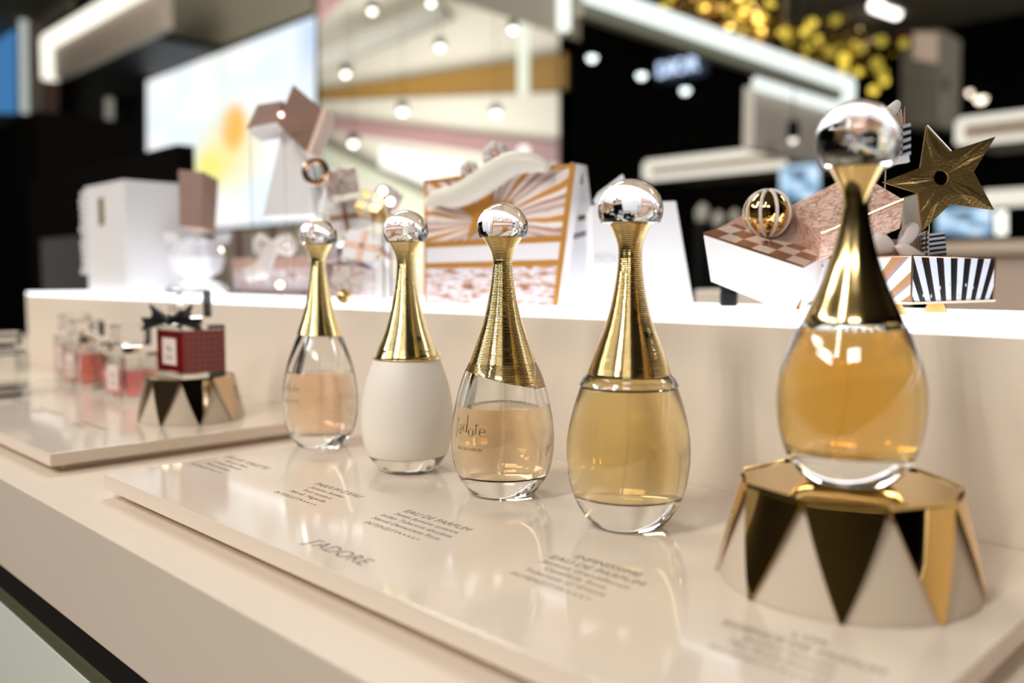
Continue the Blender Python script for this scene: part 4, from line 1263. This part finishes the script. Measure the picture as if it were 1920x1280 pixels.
# white trapezoid carton
q = [at(1112, 573, d=.545), at(1302, 574, d=.56), at(1268, 376, d=.56), at(1108, 384, d=.545)]
q[0].z = q[1].z = zL
t = thing('gift_box', ((q[0].x + q[1].x) / 2, (q[0].y + q[1].y) / 2, zL), 'plain white tapering carton behind the full golden bottle', 'gift box')
build('carton', MB().hexa(q, back(.04)), M['white'], t, bevel=.001)
vs, fs = textmesh('DIOR', .0065, .0001)
c_ = at(1136, 492, d=.546)
ax = (q[1] - q[0]).normalized()
build('faint_print', MB().add([c_ + ax * v.x + Vector((0, 0, 1)) * v.y - _F * (.0008 + v.z) for v in vs], fs), mat('pale_grey_print', lin(196, 194, 202), .5), t)
t, q2 = gift('gift_box', 'small white box tilted on top of the tapering white carton', [(1138, 392), (1190, 384), (1168, 326), (1120, 362)], [.57] * 4, back(.03), M['white'], M['white'])

# tilted white box with checker tray
qd = [.455, .425, .425, .455]
q = [at(x, y, d=d) for (x, y), d in zip([(1332, 528), (1484, 590), (1506, 502), (1318, 440)], qd)]
t = thing('gift_box', ((q[0] + q[1]) / 2), 'open white box tilted to the right, holding a rose and white checkered tray', 'gift box')
bk = [at(1392, 420, d=.478) - q[3], at(1548, 478, d=.452) - q[2]]
ext = [bk[0], bk[1], bk[1], bk[0]]
build('carton', MB().hexa(q, ext), M['white'], t, bevel=.0006)
inn = MB()


def checker(N, mix, noise, ramp, u, v):
    a = N('FLOOR', N('MULTIPLY', u, 6)); b_ = N('FLOOR', N('MULTIPLY', v, 3))
    f = N('MODULO', N('ADD', a, b_), 2)
    return mix(f, lin(150, 96, 66), lin(226, 204, 190))


tl, trr = q[3], q[2]
e = (bk[0] + bk[1]) / 2
up = _U * .0012 - _F * .0004
build('checker_tray', MB().hexa([tl + up, trr + up, trr + bk[1] + up, tl + bk[0] + up], tuple(-up * .8), 0, 1), [uvpat('checker_print', checker, .35, .2), M['copper']], t)
build('left_flap', MB().prism([at(1325, 440, d=.47), at(1420, 470, d=.455), at(1440, 402, d=.475), at(1398, 400, d=.48)], back(.0015)), M['pinkcard'], t)
build('right_flap', MB().prism([at(1545, 500, d=.45), at(1440, 470, d=.46), at(1458, 392, d=.465), at(1478, 378, d=.465)], back(.0015)), M['brownpink'], t)
build('prop_leg', MB().tube([at(1500, 505, d=.44), at(1489, 582, d=.432)], .0028, 10), M['copper'], t, smooth=True)
# gold pumpkin ball
p = at(1440, 400, d=.462); r = 46 * .462 / F
t = thing('gold_bauble', p - Vector((0, 0, r)), 'shiny gold bauble with pale ribs in the open checkered box', 'bauble')
prof = []
gold_b = MB()
rows, nn = 18, 72
for i in range(rows + 1):
    th = -PI / 2 + PI * i / rows
    for k in range(nn):
        a = 2 * PI * k / nn
        rr = r * (.93 + .07 * abs(math.sin(a * 4.5)) ** .6) * math.cos(th)
        gold_b.v.append(p + Vector((rr * math.cos(a), rr * math.sin(a), r * .93 * math.sin(th))))
for i in range(rows):
    for k in range(nn):
        gold_b.f.append([i * nn + k, i * nn + (k + 1) % nn, (i + 1) * nn + (k + 1) % nn, (i + 1) * nn + k]); gold_b.mi.append(0)
build('ball', gold_b, M['gold_mirror'], t, smooth=True, sharp=60)
for k in range(9):
    a = 2 * PI * k / 9 + .02
    pts = [p + Vector((r * .955 * math.cos(th) * math.cos(a), r * .955 * math.cos(th) * math.sin(a), r * .95 * math.sin(th))) for th in [-1.4 + 2.8 * i / 16 for i in range(17)]]
    build('rib', MB().tube(pts, .0009, 8), M['offwhite'], t, smooth=True)

# blush box with gold edge
q = [at(1540, 438, d=.44), at(1694, 374, d=.425), at(1606, 322, d=.455), at(1470, 392, d=.47)]
t = thing('gift_box', (q[0] + q[1]) / 2 - Vector((0, 0, .012)), 'tilted blush foil gift box with a bright gold edge behind the glass ball neck', 'gift box')
build('lid', MB().hexa(q, tuple(Vector((0, 0, -.003)) + _F * .001)), [M['foilpat']], t, bevel=.0003)
dn = -_U * .0135 + _F * .004
build('carton', MB().hexa([q[0] + dn, q[1] + dn * 1.0, q[1] + Vector((0, 0, -.001)), q[0] + Vector((0, 0, -.001))], tuple((q[2] - q[1]) * .9)), [M['foilpat']], t)
build('gold_edge', MB().tube([q[0], q[1]], .0006, 8), M['gold'], t, smooth=True)
rod(t, (q[0] + q[2]) / 2 - Vector((0, 0, .012)))


# bow parcels
M['bw'] = uvpat('black_white_bands', lambda N, mix, noise, ramp, u, v: ramp(N('FRACT', N('MULTIPLY', v, 5)), [(0, (.01, .01, .012, 1)), (.5, lin(208, 208, 214))]), .35)
M['pleat'] = uvpat('blush_pleats', lambda N, mix, noise, ramp, u, v: ramp(N('FRACT', N('MULTIPLY', u, 5)), [(0, lin(150, 116, 104)), (.4, lin(218, 196, 186))]), .4)


def lobe(name, px, d, th, parent, m='offwhite', bulge=0.0):
    """soft ribbon lobe: outline on the photo at distance d, padded front and back"""
    c_ = at(sum(p[0] for p in px) / len(px), sum(p[1] for p in px) / len(px), d=d)
    sm = spline([tuple(at(x, y, d=d)) for x, y in px + [px[0]]], 4)[:-1]
    sm = [Vector(v_) for v_ in sm]; n_ = len(sm); rings = []
    for f_, o_ in ((1.0, 0), (.93, .5), (.75, .85), (.45, 1.0)):
        rings.append([c_ + (v_ - c_) * f_ - _F * th * o_ for v_ in sm])
    vs_ = [v_ for r_ in rings for v_ in r_] + [c_ - _F * th * 1.02] + [c_ + (v_ - c_) * .9 + _F * th * .8 for v_ in sm] + [c_ + _F * th]
    fs_ = [(k * n_ + a, k * n_ + (a + 1) % n_, (k + 1) * n_ + (a + 1) % n_, (k + 1) * n_ + a) for k in range(3) for a in range(n_)]
    t0 = 4 * n_; b0 = t0 + 1
    fs_ += [(3 * n_ + a, 3 * n_ + (a + 1) % n_, t0) for a in range(n_)]
    fs_ += [(a, b0 + a, b0 + (a + 1) % n_, (a + 1) % n_) for a in range(n_)] + [(b0 + a, b0 + n_, b0 + (a + 1) % n_) for a in range(n_)]
    return build(name, MB().add(vs_, fs_), M[m], parent, smooth=True, sharp=70)


p = at(1655, 300, d=.44)
t = thing('bow_parcel', p, 'bow parcel held high beside the largest glass ball, with black and white banded side', 'gift box', 'bow parcels at the right')
build('carton', MB().hexa([at(x, y, d=.44) for x, y in [(1648, 306), (1696, 300), (1694, 236), (1640, 240)]], back(.022)), [M['floral']], t, bevel=.0004)
build('banded_side', MB().hexa([at(1692, 302, d=.438), at(1708, 296, d=.446), at(1708, 230, d=.446), at(1692, 234, d=.438)], back(.02)), [M['bw']], t)
build('white_hem', MB().hexa([at(1648, 312, d=.436), at(1706, 303, d=.436), at(1704, 290, d=.436), at(1650, 296, d=.436)], back(.003)), M['white'], t)
lobe('bow_loop', [(1588, 222), (1606, 193), (1630, 206), (1655, 222), (1650, 240), (1618, 250)], .430, .0025, t)
lobe('bow_loop', [(1646, 216), (1668, 196), (1682, 187), (1689, 196), (1680, 214), (1660, 228)], .430, .0022, t)
lobe('ribbon_tail', [(1644, 222), (1664, 220), (1690, 243), (1676, 256), (1656, 252), (1646, 238)], .426, .0020, t)
build('pleats', MB().hexa([at(1678, 244, d=.434), at(1694, 236, d=.434), at(1690, 204, d=.434), at(1664, 224, d=.434)], back(.004)), [M['pleat']], t)
build('ribbon_edge', MB().tube([at(1697, 200, d=.425), at(1697, 232, d=.425)], .0006, 8), M['copper'], t)
rod(t, at(1660, 302, d=.448))
p = at(1690, 482, d=.435)
t = thing('bow_parcel', p, 'bow parcel lying on the striped box, left of the small banded cube', 'gift box', 'bow parcels at the right')
build('carton', MB().hexa([at(x, y, d=.445) for x, y in [(1624, 484), (1744, 482), (1736, 446), (1634, 450)]], back(.018)), [M['foilpat']], t, bevel=.0004)
lobe('bow_loop', [(1620, 462), (1636, 440), (1656, 436), (1680, 462), (1672, 474), (1640, 478)], .434, .0028, t)
lobe('bow_loop', [(1682, 458), (1692, 428), (1708, 416), (1722, 424), (1718, 444), (1696, 468)], .434, .0028, t)
lobe('ribbon_tail', [(1676, 462), (1696, 456), (1734, 478), (1724, 484), (1694, 482)], .430, .0022, t)
build('pleats', MB().hexa([at(1722, 482, d=.438), at(1748, 478, d=.438), at(1740, 432, d=.438), at(1716, 446, d=.438)], back(.004)), [M['pleat']], t)
t, q = gift('gift_box', 'small black and white banded cube on the striped box under the star', [(1744, 482), (1776, 478), (1772, 434), (1740, 438)], [.430, .440, .440, .430], back(.015), M['bw'], M['bw'])

# striped box
A = at(1708, 572, d=.405); Bq = at(1863, 556, d=.452); D = at(1490, 574, d=.475)
A.z = Bq.z = D.z = (A.z + Bq.z) / 2
zt = at(1706, 480, d=.405).z
UPV = Vector((0, 0, zt - A.z))


def fan(cols_, cx, v0, k):
    def fn(N, mix, noise, ramp, u, v):
        s = N('DIVIDE', N('SUBTRACT', u, cx), N('ADD', v, v0))
        f = N('FRACT', N('ADD', N('MULTIPLY', s, k), 10.0))
        return ramp(f, cols_)
    return fn


M['fanbw'] = uvpat('black_white_fan', fan([(0, lin(236, 240, 252)), (.5, (.012, .010, .012, 1)), (.78, (.03, .014, .012, 1))], .52, 2.4, 20), .3)
M['fangold'] = uvpat('gold_white_fan', fan([(0, lin(240, 240, 244)), (.5, lin(176, 134, 84)), (.72, lin(186, 132, 112)), (.9, lin(150, 150, 152))], .2, 1.6, 10), .3)
t = thing('striped_gift_box', A, 'sharp low gift box with fanned black and white stripes and gilded edges at the right', 'gift box')
back_v = D - A
th_ = Vector((0, 0, 0))
box = MB().add([A, Bq, Bq + back_v, D, A + UPV, Bq + UPV, Bq + back_v + UPV, D + UPV],
               [(0, 1, 5, 4), (1, 2, 6, 5), (2, 3, 7, 6), (3, 0, 4, 7), (4, 5, 6, 7), (3, 2, 1, 0)], [0, 2, 2, 1, 2, 2], [[(0, 0), (1, 0), (1, 1), (0, 1)]] * 6)
build('carton', box, [M['fanbw'], M['fangold'], M['pinkcard']], t)
ed = MB()
for a_, b_ in ((A, A + UPV), (A + UPV, Bq + UPV), (A + UPV, D + UPV), (Bq, Bq + UPV)):
    ed.tube([a_, b_], .0005, 8)
build('gilded_edges', ed, M['copper'], t)
build('cream_base', MB().add([A + (A - Bq - back_v).normalized() * .001 + Vector((0, 0, -.0012)), Bq + (Bq - D).normalized() * .001 + Vector((0, 0, -.0012)), Bq + back_v + Vector((0, 0, -.0012)), D + Vector((0, 0, -.0012)),
                              A + (A - Bq - back_v).normalized() * .001, Bq + (Bq - D).normalized() * .001, Bq + back_v, D], [(0, 1, 5, 4), (1, 2, 6, 5), (2, 3, 7, 6), (3, 0, 4, 7), (4, 5, 6, 7), (3, 2, 1, 0)]), mat('cream_card', lin(236, 214, 186), .5), t)
bl = MB()
fx = (Bq - A).normalized(); fn_ = fx.cross(Vector((0, 0, 1)))
for (u, v) in [(.10, .86), (.13, .14), (.22, .12), (.32, .30), (.43, .36), (.53, .42), (.63, .36), (.72, .30), (.82, .24), (.88, .86), (.55, .12), (.93, .14)]:
    c_ = A + (Bq - A) * u + UPV * v + fn_ * .0002
    stp = [c_ + (fx * math.cos(PI / 2 + 2 * PI * k / 10) + Vector((0, 0, 1)) * math.sin(PI / 2 + 2 * PI * k / 10)) * (.0011 if k % 2 == 0 else .00045) for k in range(10)]
    bl.prism(stp, -fn_ * .00015)
build('tiny_stars', bl, mat('silver_star_print', lin(236, 232, 228), .3, .3), t)
# feet
for f_ in (.25, .75):
    for c_ in (A + (Bq - A) * f_ + back_v * .3, D + (Bq - A) * f_ - back_v * .3):
        c_ = Vector((c_.x, c_.y, zL))
        build('foot', MB().lathe([(0, 0), (.006, 0), (.003, A.z - zL - .0012), (0, A.z - zL - .0012)], 20, c_), M['gold'], t, smooth=True)

# star
pxs = [(1738, 235), (1783, 283), (1867, 256), (1826, 322), (1864, 393), (1783, 382), (1729, 433), (1722, 362), (1656, 341), (1726, 314)]
dep = [.405, .408, .428, .418, .430, .408, .400, .400, .388, .400]
pts = [at(x, y, d=.41) for x, y in pxs]
cs = at(1765, 333, d=.41)
t = thing('gold_star', at(1729, 433, d=.41), 'large embossed gold card star with a round hole, standing above the striped box', 'star')
nS = 40
hole = [cs + (_R * math.cos(2 * PI * k / nS) + _U * math.sin(2 * PI * k / nS)) * 14 * .41 / F for k in range(nS)]
# outline resampled by angle from the hole so that the ring can be bridged
loop = []
for i in range(10):
    a_, b_ = pts[i], pts[(i + 1) % 10]
    for k in range(4): loop.append(a_.lerp(b_, k / 4))
angs = [math.atan2((p_ - cs).dot(_U), (p_ - cs).dot(_R)) for p_ in loop]
hol = [cs + (_R * math.cos(a) + _U * math.sin(a)) * 14 * .41 / F for a in angs]
n = len(loop); tk = _F * .0014
# ridges: the arms are creased along their middle
def lift(p_, i):
    k_ = i % 8
    f_ = [1, .6, .35, .15, 0, .15, .35, .6][k_]
    return p_
mid = [hol[i].lerp(loop[i], .5) - _F * (.0005 if (i % 8) in (0, 1, 7) else .0002) for i in range(n)]
sv = hol + mid + loop + [p_ + tk for p_ in hol] + [p_ + tk for p_ in loop]
sf = []
for i in range(n):
    j = (i + 1) % n
    sf += [(i, j, n + j, n + i), (n + i, n + j, 2 * n + j, 2 * n + i), (3 * n + i, 4 * n + i, 4 * n + j, 3 * n + j), (2 * n + i, 2 * n + j, 4 * n + j, 4 * n + i), (i, 3 * n + i, 3 * n + j, j)]
build('card', MB().add(sv, sf), M['gold_foil'], t)
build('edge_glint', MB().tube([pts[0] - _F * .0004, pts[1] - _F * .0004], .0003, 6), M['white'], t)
rod(t, at(1740, 420, d=.412), A.z + UPV.z, .0009)
# grey support behind the star
t, q = gift('grey_card_stand', 'grey-beige card stand behind the left lower arm of the star', [(1700, 455), (1730, 455), (1722, 362), (1690, 372)], .46, back(.004), mat('greige_card', lin(176, 168, 152), .5), M['tan'], cat='stand')

# ------------------------------------------------------------------ spot lamp fixtures of the key light
for i, s_ in enumerate(SPOTS):
    t = thing('spot_lamp', s_, 'small black spot lamp over the aisle, %s of the %s pair from the counter' % (('left', 'right')[i % 2], ('first', 'second', 'third', 'fourth', 'fifth', 'sixth', 'seventh', 'eighth', 'ninth')[i // 2]), 'lamp', 'spot lamps over the aisle')
    build('housing', MB().lathe([(0, .22), (.03, .22), (.03, .0), (.028, -.02), (.027, 0), (0, .0)], 20, s_), M['blackmat'], t, smooth=True)
